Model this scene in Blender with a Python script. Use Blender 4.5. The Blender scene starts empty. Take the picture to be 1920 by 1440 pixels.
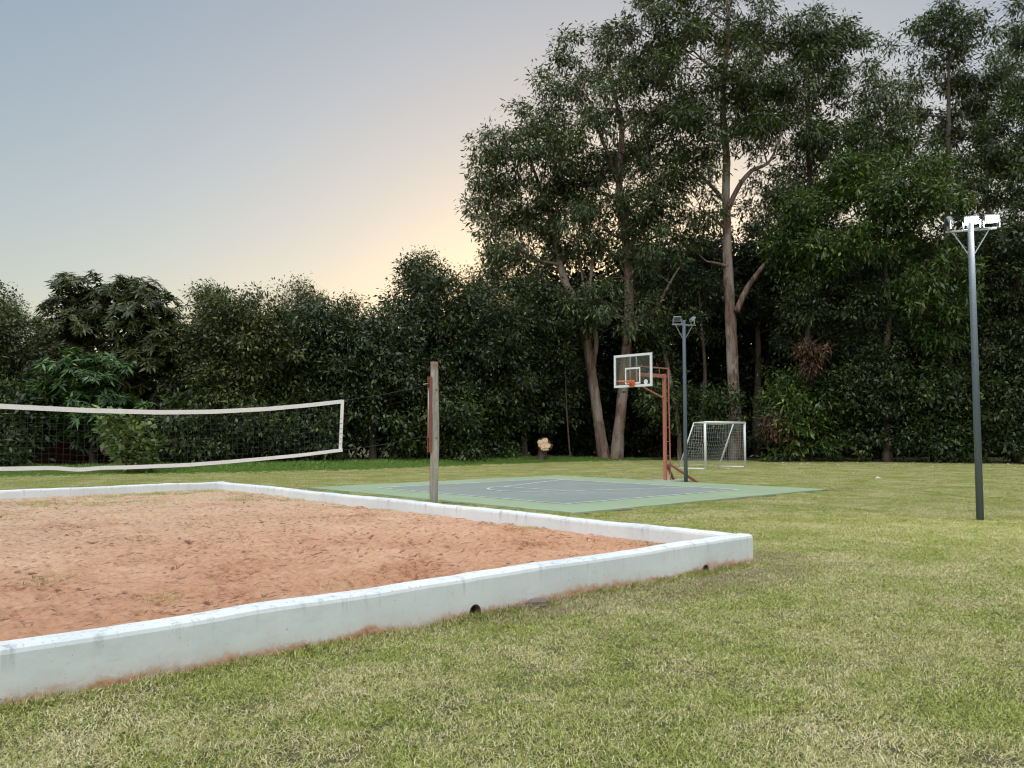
import bpy, math, random
import numpy as np
from mathutils import Vector, Matrix

# ------------------------------------------------------------------ camera, sky, light, exposure
scene = bpy.context.scene
COL = scene.collection
PITCH = math.atan(93 / 1560)
EYE = 1.5
cam_data = bpy.data.cameras.new('camera')
cam_data.sensor_width = 36.0
cam_data.lens = 36.0 * 1560 / 1920
cam_data.clip_start = 0.05
cam_data.clip_end = 3000
camera = bpy.data.objects.new('camera', cam_data)
camera.location = (0, 0, EYE)
camera.rotation_euler = (math.pi / 2 + PITCH, 0, 0)
COL.objects.link(camera)
scene.camera = camera

world = bpy.data.worlds.new('World')
scene.world = world
world.use_nodes = True
wn, wl = world.node_tree.nodes, world.node_tree.links
wn.clear()
w_out = wn.new('ShaderNodeOutputWorld')
w_bg = wn.new('ShaderNodeBackground')
w_sky = wn.new('ShaderNodeTexSky')
w_sky.sky_type = 'NISHITA'
w_sky.sun_disc = False
w_sky.sun_elevation = math.radians(3.0)
w_sky.sun_rotation = math.radians(7.0)
w_sky.air_density = 1.0
w_sky.dust_density = 1.2
w_sky.ozone_density = 1.5
w_gam = wn.new('ShaderNodeGamma')
w_gam.inputs[1].default_value = 0.555
w_hsv = wn.new('ShaderNodeHueSaturation')
w_hsv.inputs['Saturation'].default_value = 1.2
w_hsv.inputs['Value'].default_value = 0.92
wl.new(w_sky.outputs[0], w_gam.inputs[0])
wl.new(w_gam.outputs[0], w_hsv.inputs['Color'])
w_tint = wn.new('ShaderNodeMix')
w_tint.data_type = 'RGBA'
w_tint.blend_type = 'MULTIPLY'
w_tint.inputs[0].default_value = 1.0
w_tint.inputs[7].default_value = (0.985, 1.0, 1.04, 1)
wl.new(w_hsv.outputs[0], w_tint.inputs[6])
wl.new(w_tint.outputs[2], w_bg.inputs[0])
w_bg.inputs[1].default_value = 0.15
wl.new(w_bg.outputs[0], w_out.inputs[0])

fill_data = bpy.data.lights.new('fill_lamp', 'SUN')  # soft fill lamp added high behind the camera; the low sun is ahead
fill_data.energy = 1.25
fill_data.angle = math.radians(100)
fill_data.color = (0.97, 0.985, 1.0)
fill_lamp = bpy.data.objects.new('fill_lamp', fill_data)
fill_lamp.rotation_euler = (math.radians(25), 0, math.radians(-20))
fill_lamp.location = (0, -10, 40)
COL.objects.link(fill_lamp)

scene.view_settings.view_transform = 'Standard'
scene.view_settings.look = 'None'
scene.view_settings.gamma = 1.0
scene.view_settings.use_curve_mapping = False
scene.view_settings.exposure = 1.5
scene.render.engine = 'CYCLES'
scene.cycles.max_bounces = 5
scene.cycles.diffuse_bounces = 3
scene.cycles.glossy_bounces = 2
scene.cycles.transmission_bounces = 3
scene.cycles.transparent_max_bounces = 8
scene.cycles.use_adaptive_sampling = True
scene.cycles.adaptive_threshold = 0.02
scene.cycles.use_denoising = True
scene.cycles.denoiser = 'OPENIMAGEDENOISE'
scene.cycles.denoising_input_passes = 'RGB_ALBEDO_NORMAL'
scene.cycles.sample_clamp_indirect = 4.0
scene.cycles.pixel_filter_type = 'BLACKMAN_HARRIS'
scene.cycles.filter_width = 1.15

# ------------------------------------------------------------------ helpers
_c, _s = math.cos(PITCH), math.sin(PITCH)

def at(px, py, Y):
    """Point at distance Y whose direction is that of a place in the 1920 x 1440 photograph."""
    a, b = (px - 960) / 1560, (720 - py) / 1560
    d = (a, _c - b * _s, _s + b * _c)
    t = Y / d[1]
    return np.array((d[0] * t, Y, EYE + d[2] * t))

ANG = math.radians(42.6)          # direction of the sand court's front wall
U = np.array((math.cos(ANG), math.sin(ANG), 0))
V = np.array((-math.sin(ANG), math.cos(ANG), 0))
CORNER = np.array((2.795, 9.753, 0))

def L(a, b, z=0):
    return CORNER + a * U + b * V + np.array((0, 0, z))

def hash01(ix, iy, iz, seed):
    n = (ix * 374761393 + iy * 668265263 + iz * 2147483647 + seed * 974634777) & 0xffffffff
    n = ((n ^ (n >> 13)) * 1274126177) & 0xffffffff
    n = n ^ (n >> 16)
    return (n & 0xffff) / 65535.0

def vnoise(p, seed=0):
    p = np.asarray(p, float)
    i = np.floor(p).astype(np.int64)
    f = p - i
    f = f * f * (3 - 2 * f)
    r = 0
    for dx in (0, 1):
        for dy in (0, 1):
            for dz in (0, 1):
                w = (f[:, 0] if dx else 1 - f[:, 0]) * (f[:, 1] if dy else 1 - f[:, 1]) * (f[:, 2] if dz else 1 - f[:, 2])
                r = r + w * hash01(i[:, 0] + dx, i[:, 1] + dy, i[:, 2] + dz, seed)
    return r

def tag(o, label=None, cat=None, group=None, kind=None):
    if label: o['label'] = label
    if cat: o['category'] = cat
    if group: o['group'] = group
    if kind: o['kind'] = kind
    return o

def empty(name, loc, rz=0.0):
    o = bpy.data.objects.new(name, None)
    o.location = loc
    o.rotation_euler = (0, 0, rz)
    o.empty_display_size = 0.2
    COL.objects.link(o)
    return o

def link(name, me, mat=None, parent=None):
    o = bpy.data.objects.new(name, me)
    if mat is not None and not me.materials:
        me.materials.append(mat)
    COL.objects.link(o)
    if parent is not None:
        o.parent = parent
    return o

def fast_mesh(name, verts, quads=None, tris=None, smooth=False):
    me = bpy.data.meshes.new(name)
    nq = 0 if quads is None else len(quads)
    nt = 0 if tris is None else len(tris)
    me.vertices.add(len(verts))
    me.vertices.foreach_set('co', np.asarray(verts, np.float32).ravel())
    li = []
    if nq: li.append(np.asarray(quads, np.int32).ravel())
    if nt: li.append(np.asarray(tris, np.int32).ravel())
    li = np.concatenate(li)
    me.loops.add(len(li))
    me.loops.foreach_set('vertex_index', li)
    me.polygons.add(nq + nt)
    start = np.concatenate((np.arange(nq) * 4, nq * 4 + np.arange(nt) * 3)).astype(np.int32)
    me.polygons.foreach_set('loop_start', start)
    if smooth:
        me.polygons.foreach_set('use_smooth', np.ones(nq + nt, bool))
    me.update(calc_edges=True)
    return me

class MB:
    """Collects boxes, bars and tubes into one mesh."""
    def __init__(self):
        self.v, self.f, self.sm = [], [], []

    def add(self, vs, fs, smooth=False):
        o = len(self.v)
        self.v += [tuple(map(float, p)) for p in vs]
        self.f += [tuple(i + o for i in f) for f in fs]
        self.sm += [smooth] * len(fs)

    def box(self, c, size, rot=None, bevel=0.0):
        x, y, z = (s / 2 for s in size)
        R = rot if rot is not None else Matrix.Identity(3)
        if bevel <= 0:
            vs = [(sx * x, sy * y, sz * z) for sz in (-1, 1) for sy in (-1, 1) for sx in (-1, 1)]
            fs = [(0, 2, 3, 1), (4, 5, 7, 6), (0, 1, 5, 4), (2, 6, 7, 3), (0, 4, 6, 2), (1, 3, 7, 5)]
        else:
            b = bevel
            vs, idx = [], {}
            for sx in (-1, 1):
                for sy in (-1, 1):
                    for sz in (-1, 1):
                        for k in range(3):
                            p = [sx * (x - b), sy * (y - b), sz * (z - b)]
                            p[k] = (sx * x, sy * y, sz * z)[k]
                            idx[sx, sy, sz, k] = len(vs)
                            vs.append(p)
            fs = []
            for k in range(3):
                i, j = [q for q in range(3) if q != k]
                for s in (-1, 1):
                    ring = []
                    for (si, sj) in ((-1, -1), (1, -1), (1, 1), (-1, 1)):
                        sg = [0, 0, 0]; sg[k] = s; sg[i] = si; sg[j] = sj
                        ring.append(idx[sg[0], sg[1], sg[2], k])
                    fs.append(ring)
            for k in range(3):
                i, j = [q for q in range(3) if q != k]
                for si in (-1, 1):
                    for sj in (-1, 1):
                        q = []
                        for s, kk in ((-1, i), (1, i), (1, j), (-1, j)):
                            sg = [0, 0, 0]; sg[k] = s; sg[i] = si; sg[j] = sj
                            q.append(idx[sg[0], sg[1], sg[2], kk])
                        fs.append(q)
            for sx in (-1, 1):
                for sy in (-1, 1):
                    for sz in (-1, 1):
                        fs.append([idx[sx, sy, sz, k] for k in range(3)])
        c = Vector(c)
        self.add([c + R @ Vector(p) for p in vs], fs)
        return self

    def bar(self, p, q, w, h=None, bevel=0.0, up=(0, 0, 1)):
        """Rectangular bar from p to q."""
        p, q = Vector(p), Vector(q)
        h = h or w
        d = (q - p)
        n = d.length
        d.normalize()
        upv = Vector(up)
        if abs(d.dot(upv)) > 0.98: upv = Vector((U[0], U[1], 0))
        s = d.cross(upv).normalized()
        t = s.cross(d)
        R = Matrix((s, d, t)).transposed()
        return self.box((p + q) / 2, (w, n, h), R, bevel)

    def tube(self, pts, rad, n=10, cap=True, rough=0.0, seed=0):
        pts = [Vector(p) for p in pts]
        if not hasattr(rad, '__len__'): rad = [rad] * len(pts)
        rnd = random.Random(seed)
        rings = []
        ref = None
        vs = []
        for i, p in enumerate(pts):
            d = (pts[min(i + 1, len(pts) - 1)] - pts[max(i - 1, 0)])
            if d.length < 1e-9: d = Vector((0, 0, 1))
            d.normalize()
            if ref is None:
                ref = Vector((1, 0, 0)) if abs(d.x) < 0.8 else Vector((0, 1, 0))
            s = (ref - d * ref.dot(d)).normalized()
            ref = s
            t = d.cross(s)
            for k in range(n):
                a = 2 * math.pi * k / n
                r = rad[i] * (1 + rough * rnd.uniform(-1, 1))
                vs.append(p + (s * math.cos(a) + t * math.sin(a)) * r)
        fs = []
        for i in range(len(pts) - 1):
            for k in range(n):
                fs.append((i * n + k, i * n + (k + 1) % n, (i + 1) * n + (k + 1) % n, (i + 1) * n + k))
        self.add(vs, fs, True)
        if cap:
            o = len(self.v) - len(vs)
            self.f.append(tuple(o + k for k in reversed(range(n)))); self.sm.append(False)
            self.f.append(tuple(o + (len(pts) - 1) * n + k for k in range(n))); self.sm.append(False)
        return self

    def torus(self, c, R, r, n=32, m=8):
        c = Vector(c)
        vs, fs = [], []
        for i in range(n):
            a = 2 * math.pi * i / n
            for j in range(m):
                b = 2 * math.pi * j / m
                vs.append(c + Vector(((R + r * math.cos(b)) * math.cos(a), (R + r * math.cos(b)) * math.sin(a), r * math.sin(b))))
        for i in range(n):
            for j in range(m):
                fs.append((i * m + j, ((i + 1) % n) * m + j, ((i + 1) % n) * m + (j + 1) % m, i * m + (j + 1) % m))
        self.add(vs, fs, True)
        return self

    def mesh(self, name):
        me = bpy.data.meshes.new(name)
        me.from_pydata(self.v, [], self.f)
        me.polygons.foreach_set('use_smooth', self.sm)
        me.update()
        return me

    def build(self, name, mat, parent=None):
        return link(name, self.mesh(name), mat, parent)

def spline(pts, n):
    """Catmull-Rom through points with radius as last column."""
    P = np.array(pts, float)
    P = np.vstack((2 * P[0] - P[1], P, 2 * P[-1] - P[-2]))
    out = []
    for i in range(1, len(P) - 2):
        for k in range(n):
            t = k / n
            a, b, c, d = P[i - 1], P[i], P[i + 1], P[i + 2]
            out.append(0.5 * (2 * b + (c - a) * t + (2 * a - 5 * b + 4 * c - d) * t * t + (3 * b - a - 3 * c + d) * t ** 3))
    out.append(P[-2])
    return np.array(out)

# ------------------------------------------------------------------ materials
class Mat:
    def __init__(self, name):
        self.m = bpy.data.materials.new(name)
        self.m.use_nodes = True
        self.n, self.l = self.m.node_tree.nodes, self.m.node_tree.links
        self.n.clear()
        self.out = self.n.new('ShaderNodeOutputMaterial')
        self.b = self.n.new('ShaderNodeBsdfPrincipled')
        self.l.new(self.b.outputs[0], self.out.inputs[0])
        self.pos = None

    def put(self, key, val):
        if hasattr(val, 'is_output') or isinstance(val, bpy.types.NodeSocket):
            self.l.new(val, self.b.inputs[key])
        else:
            self.b.inputs[key].default_value = val

    def world_pos(self):
        if self.pos is None:
            self.pos = self.n.new('ShaderNodeNewGeometry').outputs['Position']
        return self.pos

    def obj_pos(self):
        return self.n.new('ShaderNodeTexCoord').outputs['Object']

    def mapped(self, vec, scale=(1, 1, 1), loc=(0, 0, 0), rot=(0, 0, 0)):
        mp = self.n.new('ShaderNodeMapping')
        mp.inputs['Scale'].default_value = scale
        mp.inputs['Location'].default_value = loc
        mp.inputs['Rotation'].default_value = rot
        self.l.new(vec, mp.inputs['Vector'])
        return mp.outputs[0]

    def noise(self, vec, scale, detail=4, rough=0.6, dist=0.0):
        t = self.n.new('ShaderNodeTexNoise')
        t.inputs['Scale'].default_value = scale
        t.inputs['Detail'].default_value = detail
        t.inputs['Roughness'].default_value = rough
        t.inputs['Distortion'].default_value = dist
        self.l.new(vec, t.inputs['Vector'])
        return t.outputs[0]

    def ramp(self, fac, stops, interp='LINEAR'):
        r = self.n.new('ShaderNodeValToRGB')
        r.color_ramp.interpolation = interp
        e = r.color_ramp.elements
        while len(e) < len(stops): e.new(0.5)
        for el, (p, c) in zip(e, stops):
            el.position = p
            el.color = (*c, 1) if len(c) == 3 else c
        self.l.new(fac, r.inputs[0])
        return r.outputs[0]

    def mask(self, fac, lo, hi):
        m = self.n.new('ShaderNodeMapRange')
        m.inputs['From Min'].default_value = lo
        m.inputs['From Max'].default_value = hi
        m.clamp = True
        self.l.new(fac, m.inputs['Value'])
        return m.outputs[0]

    def mix(self, fac, a, b, mode='MIX'):
        x = self.n.new('ShaderNodeMix')
        x.data_type = 'RGBA'
        x.blend_type = mode
        for s, v in ((x.inputs[0], fac), (x.inputs[6], a), (x.inputs[7], b)):
            if isinstance(v, bpy.types.NodeSocket): self.l.new(v, s)
            elif isinstance(v, (int, float)): s.default_value = v
            else: s.default_value = (*v, 1) if len(v) == 3 else v
        return x.outputs[2]

    def math(self, op, a, b=None, c=None):
        x = self.n.new('ShaderNodeMath')
        x.operation = op
        for s, v in zip(x.inputs, (a, b, c)):
            if v is None: continue
            if isinstance(v, bpy.types.NodeSocket): self.l.new(v, s)
            else: s.default_value = v
        return x.outputs[0]

    def sep(self, vec):
        x = self.n.new('ShaderNodeSeparateXYZ')
        self.l.new(vec, x.inputs[0])
        return x.outputs

    def bump(self, h, strength=0.5, dist=0.01):
        x = self.n.new('ShaderNodeBump')
        x.inputs['Strength'].default_value = strength
        x.inputs['Distance'].default_value = dist
        self.l.new(h, x.inputs['Height'])
        self.l.new(x.outputs[0], self.b.inputs['Normal'])

    def island(self):
        return self.n.new('ShaderNodeNewGeometry').outputs['Random Per Island']

    def blob(self, cx, cy, rx, ry, rot=0.0):
        """Soft mask, 1 inside an ellipse on the ground, 0 outside."""
        p = self.mapped(self.world_pos(), loc=(0, 0, 0))
        s = self.n.new('ShaderNodeVectorMath'); s.operation = 'SUBTRACT'
        self.l.new(p, s.inputs[0]); s.inputs[1].default_value = (cx, cy, 0)
        r = self.n.new('ShaderNodeVectorRotate'); r.rotation_type = 'Z_AXIS'
        self.l.new(s.outputs[0], r.inputs['Vector']); r.inputs['Angle'].default_value = -rot
        d = self.n.new('ShaderNodeVectorMath'); d.operation = 'MULTIPLY'
        self.l.new(r.outputs[0], d.inputs[0]); d.inputs[1].default_value = (1 / rx, 1 / ry, 0)
        ln = self.n.new('ShaderNodeVectorMath'); ln.operation = 'LENGTH'
        self.l.new(d.outputs[0], ln.inputs[0])
        return self.mask(ln.outputs['Value'], 1.15, 0.35)

def paint(name, col, rough=0.5, dirt=0.25, scale=6.0, dirtcol=(0.12, 0.09, 0.07), metal=0.0):
    m = Mat(name)
    p = m.obj_pos()
    n = m.mask(m.noise(p, scale, 6, 0.7), 0.48, 0.72)
    f = m.math('MULTIPLY', n, dirt)
    m.put('Base Color', m.mix(f, col, dirtcol))
    m.put('Roughness', rough)
    m.put('Metallic', metal)
    m.bump(m.noise(p, 40, 3), 0.15, 0.003)
    return m.m

def leaf_mat(name, stops, rough=0.5, transl=0.25, patch=None):
    m = Mat(name)
    g = m.island()
    col = m.ramp(g, stops)
    col = m.mix(1.0, col, m.ramp(m.math('FRACT', m.math('MULTIPLY', g, 53.7)), [(0, (0.45, 0.45, 0.45)), (0.5, (0.75, 0.75, 0.75)), (0.85, (1.25, 1.25, 1.2)), (1, (2.1, 2.1, 2.0))]), 'MULTIPLY')
    big = m.noise(m.world_pos(), 0.45, 3, 0.6)
    col = m.mix(m.mask(big, 0.35, 0.7), col, m.mix(1.0, col, patch or (1.35, 1.3, 0.9), 'MULTIPLY'))
    m.put('Base Color', col)
    m.put('Roughness', rough)
    m.put('Specular IOR Level', 0.5)
    tr = m.n.new('ShaderNodeBsdfTranslucent')
    m.l.new(m.mix(1.0, col, (1.3, 1.4, 0.6), 'MULTIPLY'), tr.inputs[0])
    mx = m.n.new('ShaderNodeMixShader')
    mx.inputs[0].default_value = transl
    m.l.new(m.b.outputs[0], mx.inputs[1]); m.l.new(tr.outputs[0], mx.inputs[2])
    m.l.new(mx.outputs[0], m.out.inputs[0])
    return m.m

def bark_mat(name, a, b, c, scale=1.0):
    m = Mat(name)
    p = m.world_pos()
    st = m.noise(m.mapped(p, (7 * scale, 7 * scale, 0.9 * scale)), 1.0, 6, 0.65, 0.4)
    pt = m.noise(m.mapped(p, (1.6 * scale, 1.6 * scale, 0.55 * scale)), 1.0, 4, 0.6)
    col = m.mix(m.mask(st, 0.4, 0.62), a, b)
    col = m.mix(m.mask(pt, 0.47, 0.54), col, m.mix(m.mask(st, 0.35, 0.6), c, b))
    m.put('Base Color', col)
    m.put('Roughness', 0.85)
    m.bump(st, 0.8, 0.05)
    return m.m

M = {}
M['leaf_euc'] = leaf_mat('eucalyptus_leaf', [(0, (0.041, 0.058, 0.027)), (0.6, (0.074, 0.101, 0.044)), (0.92, (0.115, 0.143, 0.063)), (1, (0.189, 0.195, 0.074))], 0.45, 0.2)
M['leaf_dense'] = leaf_mat('dense_leaf', [(0, (0.024, 0.036, 0.015)), (0.6, (0.046, 0.063, 0.026)), (0.95, (0.076, 0.099, 0.038)), (1, (0.119, 0.138, 0.045))], 0.4, 0.18)
M['leaf_mango'] = leaf_mat('mango_leaf', [(0, (0.033, 0.068, 0.024)), (0.6, (0.061, 0.128, 0.042)), (0.95, (0.107, 0.198, 0.055)), (1, (0.245, 0.304, 0.055))], 0.4, 0.2)
M['leaf_olive'] = leaf_mat('olive_leaf', [(0, (0.037, 0.047, 0.016)), (0.6, (0.073, 0.087, 0.031)), (0.95, (0.122, 0.134, 0.045)), (1, (0.183, 0.179, 0.063))], 0.5, 0.2)
M['leaf_bright'] = leaf_mat('bright_leaf', [(0, (0.032, 0.052, 0.014)), (0.5, (0.060, 0.103, 0.025)), (0.95, (0.107, 0.156, 0.036)), (1, (0.194, 0.197, 0.049))], 0.45, 0.25)
M['leaf_shrub'] = leaf_mat('shrub_leaf', [(0, (0.023, 0.037, 0.012)), (0.6, (0.048, 0.074, 0.023)), (0.95, (0.086, 0.119, 0.034)), (1, (0.150, 0.148, 0.045))], 0.45, 0.2)
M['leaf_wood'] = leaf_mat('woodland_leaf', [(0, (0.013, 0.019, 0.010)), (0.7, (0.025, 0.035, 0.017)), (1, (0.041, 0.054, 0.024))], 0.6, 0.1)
M['leaf_sapling'] = leaf_mat('sapling_leaf', [(0, (0.07, 0.10, 0.035)), (0.6, (0.13, 0.18, 0.06)), (1, (0.22, 0.27, 0.11))], 0.5, 0.3)
M['leaf_dead'] = leaf_mat('dead_leaf', [(0, (0.049, 0.025, 0.014)), (0.6, (0.105, 0.052, 0.028)), (1, (0.168, 0.091, 0.049))], 0.7, 0.1)
M['bark_euc'] = bark_mat('eucalyptus_bark', (0.13, 0.065, 0.045), (0.27, 0.18, 0.14), (0.36, 0.30, 0.25), 1.0)
M['bark_dark'] = bark_mat('dark_bark', (0.06, 0.04, 0.03), (0.12, 0.08, 0.06), (0.10, 0.08, 0.06), 1.4)
M['bark_pale'] = bark_mat('pale_bark', (0.11, 0.05, 0.035), (0.26, 0.185, 0.145), (0.38, 0.34, 0.29), 0.8)

def grass_mat(name, tall=False):
    m = Mat(name)
    g = m.island()
    p = m.world_pos()
    green = m.ramp(g, [(0, (0.10, 0.13, 0.02)), (0.5, (0.31, 0.35, 0.07)), (1, (0.50, 0.53, 0.14))])
    if tall:
        green = m.ramp(g, [(0, (0.07, 0.14, 0.025)), (0.6, (0.17, 0.29, 0.05)), (1, (0.28, 0.40, 0.09))])
        m.put('Base Color', green)
    else:
        straw = m.ramp(g, [(0, (0.36, 0.27, 0.12)), (0.4, (0.60, 0.52, 0.27)), (1, (0.80, 0.74, 0.46))])
        n1 = m.noise(p, 0.8, 5, 0.65, 0.6)
        n2 = m.noise(p, 4.2, 4, 0.65)
        k = m.math('ADD', m.math('MULTIPLY', n1, 0.7), m.math('MULTIPLY', n2, 0.3))
        k = m.mask(k, 0.42, 0.66)                                   # how dry the patch is
        rnd = m.math('FRACT', m.math('MULTIPLY', g, 37.77))
        dry = m.math('GREATER_THAN', m.math('ADD', m.math('MULTIPLY', k, 0.86), 0.06), rnd)
        col = m.mix(dry, green, straw)
        brown = m.ramp(g, [(0, (0.14, 0.10, 0.06)), (0.5, (0.30, 0.22, 0.145)), (1, (0.48, 0.38, 0.26))])
        bare = bare_mask(m)
        col = m.mix(m.math('GREATER_THAN', bare, m.math('FRACT', m.math('MULTIPLY', g, 91.3))), col, brown)
        m.put('Base Color', col)
    m.put('Roughness', 0.65)
    m.put('Specular IOR Level', 0.25)
    return m.m

def bare_mask(m):
    """Worn brown strip of lawn beside the front wall, and a few worn spots."""
    spots = [(L(-1.2, -0.45), 2.3, 0.55, ANG), (L(0.35, 0.1), 0.85, 0.5, ANG), (L(-3.3, -0.25), 1.6, 0.3, ANG),
             (L(12.9, 5.2), 1.1, 0.35, ANG),
             (L(8.0, 5.3), 1.2, 0.2, ANG)]
    r = None
    for c, a, b, t in spots:
        k = m.blob(c[0], c[1], a, b, t)
        r = k if r is None else m.math('MAXIMUM', r, k)
    n = m.noise(m.world_pos(), 3.0, 4, 0.65)
    return m.math('MULTIPLY', m.math('MULTIPLY', r, 0.75), m.mask(n, 0.25, 0.62))

M['grass'] = grass_mat('lawn_blades')
M['grass_tall'] = grass_mat('tall_grass_blades', True)

m = Mat('lawn_soil')
p = m.world_pos()
n = m.noise(p, 0.55, 5, 0.65, 0.6)
fine = m.noise(p, 30, 5, 0.7)
col = m.ramp(m.math('ADD', m.math('MULTIPLY', n, 0.6), m.math('MULTIPLY', fine, 0.4)),
             [(0.3, (0.045, 0.05, 0.015)), (0.5, (0.075, 0.075, 0.025)), (0.68, (0.15, 0.12, 0.06))])  # soil colour kept dark to paint in the shade between grass blades
col = m.mix(bare_mask(m), col, (0.26, 0.19, 0.125))
m.put('Base Color', col); m.put('Roughness', 0.95); m.bump(fine, 0.6, 0.03)
M['soil'] = m.m

m = Mat('red_sand')
p = m.obj_pos()
n = m.noise(p, 0.7, 5, 0.6, 0.3)
fine = m.noise(p, 14, 6, 0.75)
grain = m.noise(p, 160, 3, 0.7)
col = m.ramp(m.math('ADD', m.math('MULTIPLY', n, 0.45), m.math('MULTIPLY', fine, 0.55)),
             [(0.38, (0.36, 0.18, 0.10)), (0.46, (0.65, 0.375, 0.235)), (0.62, (0.81, 0.53, 0.36))])
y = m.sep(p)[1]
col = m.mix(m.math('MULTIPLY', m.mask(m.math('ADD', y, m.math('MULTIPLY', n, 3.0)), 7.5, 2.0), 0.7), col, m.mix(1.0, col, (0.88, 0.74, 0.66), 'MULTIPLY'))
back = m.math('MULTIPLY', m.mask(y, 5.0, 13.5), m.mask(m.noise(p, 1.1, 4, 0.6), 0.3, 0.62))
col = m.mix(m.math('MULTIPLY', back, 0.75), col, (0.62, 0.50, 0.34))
col = m.mix(m.math('MULTIPLY', m.mask(m.noise(m.mapped(p, (1, 1.6, 1)), 10, 6, 0.7), 0.56, 0.62), m.mask(m.noise(p, 1.2, 3, 0.6), 0.25, 0.55)), col, (0.22, 0.115, 0.075))  # dark specks: debris, plus the shade of small dents painted in
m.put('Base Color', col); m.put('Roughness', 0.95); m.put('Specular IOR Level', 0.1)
m.bump(m.math('ADD', m.noise(m.mapped(p, (1, 1.3, 1)), 20, 6, 0.75), m.math('MULTIPLY', grain, 0.2)), 0.9, 0.04)
M['sand'] = m.m

m = Mat('white_painted_masonry')
p = m.obj_pos()
x, y, z = m.sep(p)
gn = m.n.new('ShaderNodeNewGeometry').outputs['Normal']
nz = m.sep(gn)[2]
n1 = m.noise(p, 1.3, 5, 0.65)
n2 = m.noise(p, 9, 6, 0.7)
col = m.mix(m.mask(n1, 0.35, 0.7), (0.78, 0.80, 0.81), (0.66, 0.70, 0.71))
scuff = m.noise(m.mapped(p, (3, 3, 14), rot=(0, 0.35, 0)), 1.0, 6, 0.75, 0.8)
col = m.mix(m.math('MULTIPLY', m.mask(scuff, 0.58, 0.72), 0.35), col, (0.50, 0.50, 0.47))
drip = m.noise(m.mapped(p, (9, 9, 0.8)), 1.0, 5, 0.7)
topz = m.mask(z, 0.16, 0.33)
col = m.mix(m.math('MULTIPLY', m.mask(drip, 0.54, 0.70), m.math('MULTIPLY', topz, 0.6)), col, (0.22, 0.23, 0.23))
speck = m.mask(m.math('ADD', m.noise(p, 34, 4, 0.7), m.math('MULTIPLY', nz, 0.05)), 0.645, 0.69)
col = m.mix(m.math('MULTIPLY', speck, 0.6), col, (0.22, 0.22, 0.22))
n3 = m.noise(p, 26, 5, 0.75)
h = m.math('ADD', z, m.math('MULTIPLY', m.math('SUBTRACT', n2, 0.5), -0.12))
h = m.math('ADD', h, m.math('MULTIPLY', m.math('SUBTRACT', n3, 0.5), -0.12))
h = m.math('ADD', h, m.math('MULTIPLY', m.math('SUBTRACT', n1, 0.5), -0.22))
soil = m.math('MULTIPLY', m.mask(h, 0.085, 0.035), m.mask(m.noise(p, 2.2, 4, 0.6), 0.22, 0.5))
haze_ = m.math('MULTIPLY', m.mask(h, 0.17, 0.0), 0.45)
col = m.mix(haze_, col, (0.66, 0.46, 0.33))
col = m.mix(m.math('MULTIPLY', soil, 0.92), col, m.ramp(n3, [(0.36, (0.14, 0.06, 0.03)), (0.46, (0.50, 0.22, 0.10)), (0.65, (0.72, 0.42, 0.25))]))
m.put('Base Color', col); m.put('Roughness', 0.8)
m.bump(m.math('ADD', m.noise(p, 9, 5, 0.6), m.math('MULTIPLY', n1, 1.5)), 0.25, 0.02)
M['wall'] = m.m

def court_paint(name, a, b, worn, fade=0.5):
    m = Mat(name)
    p = m.obj_pos()
    n = m.noise(p, 0.5, 6, 0.7, 0.4)
    f = m.noise(p, 6, 6, 0.75)
    col = m.mix(m.mask(n, 0.35, 0.68), a, b)
    col = m.mix(m.math('MULTIPLY', m.mask(f, 0.5, 0.72), fade), col, worn)
    m.put('Base Color', col); m.put('Roughness', 0.7); m.bump(f, 0.2, 0.004)
    return m.m
M['court_green'] = court_paint('green_court_paint', (0.29, 0.37, 0.22), (0.35, 0.43, 0.27), (0.44, 0.48, 0.36))
M['court_grey'] = court_paint('grey_court_paint', (0.23, 0.265, 0.235), (0.29, 0.315, 0.28), (0.42, 0.41, 0.37))
m = Mat('worn_white_line')
p = m.obj_pos()
f = m.mask(m.noise(p, 3.5, 6, 0.75), 0.42, 0.62)
m.put('Base Color', m.mix(f, (0.80, 0.82, 0.78), (0.42, 0.46, 0.42))); m.put('Roughness', 0.7)
M['line'] = m.m

M['red_metal'] = paint('faded_red_paint', (0.46, 0.155, 0.11), 0.5, 0.35, 5, (0.22, 0.09, 0.06))
M['dark_red_metal'] = paint('dark_red_paint', (0.25, 0.075, 0.05), 0.5, 0.4, 5)
M['rust'] = paint('rust', (0.23, 0.085, 0.055), 0.8, 0.6, 14, (0.09, 0.04, 0.03))
M['orange'] = paint('orange_rim', (0.75, 0.17, 0.05), 0.45, 0.15, 8)
M['white_metal'] = paint('white_metal', (0.78, 0.79, 0.77), 0.45, 0.18, 7, (0.4, 0.38, 0.33))
M['pole'] = paint('slate_blue_pole', (0.105, 0.13, 0.155), 0.4, 0.2, 4, (0.05, 0.06, 0.07))
M['galv'] = paint('grey_metal', (0.30, 0.33, 0.35), 0.45, 0.3, 8, metal=0.4)
M['tape'] = paint('white_tape', (0.80, 0.80, 0.79), 0.8, 0.25, 9, (0.45, 0.43, 0.4))
M['net_black'] = paint('black_cord', (0.02, 0.02, 0.02), 0.8, 0.0)
M['net_white'] = paint('white_cord', (0.62, 0.62, 0.56), 0.8, 0.3, 9)
M['brick_red'] = paint('dark_red_wall', (0.13, 0.04, 0.03), 0.9, 0.5, 3, (0.05, 0.025, 0.02))
M['litter'] = paint('white_litter', (0.8, 0.8, 0.8), 0.7, 0.1)
M['stone'] = paint('rubble', (0.22, 0.17, 0.14), 0.9, 0.5, 12)
M['drain'] = paint('drain_pipe', (0.12, 0.08, 0.06), 0.8, 0.5, 12)
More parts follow.
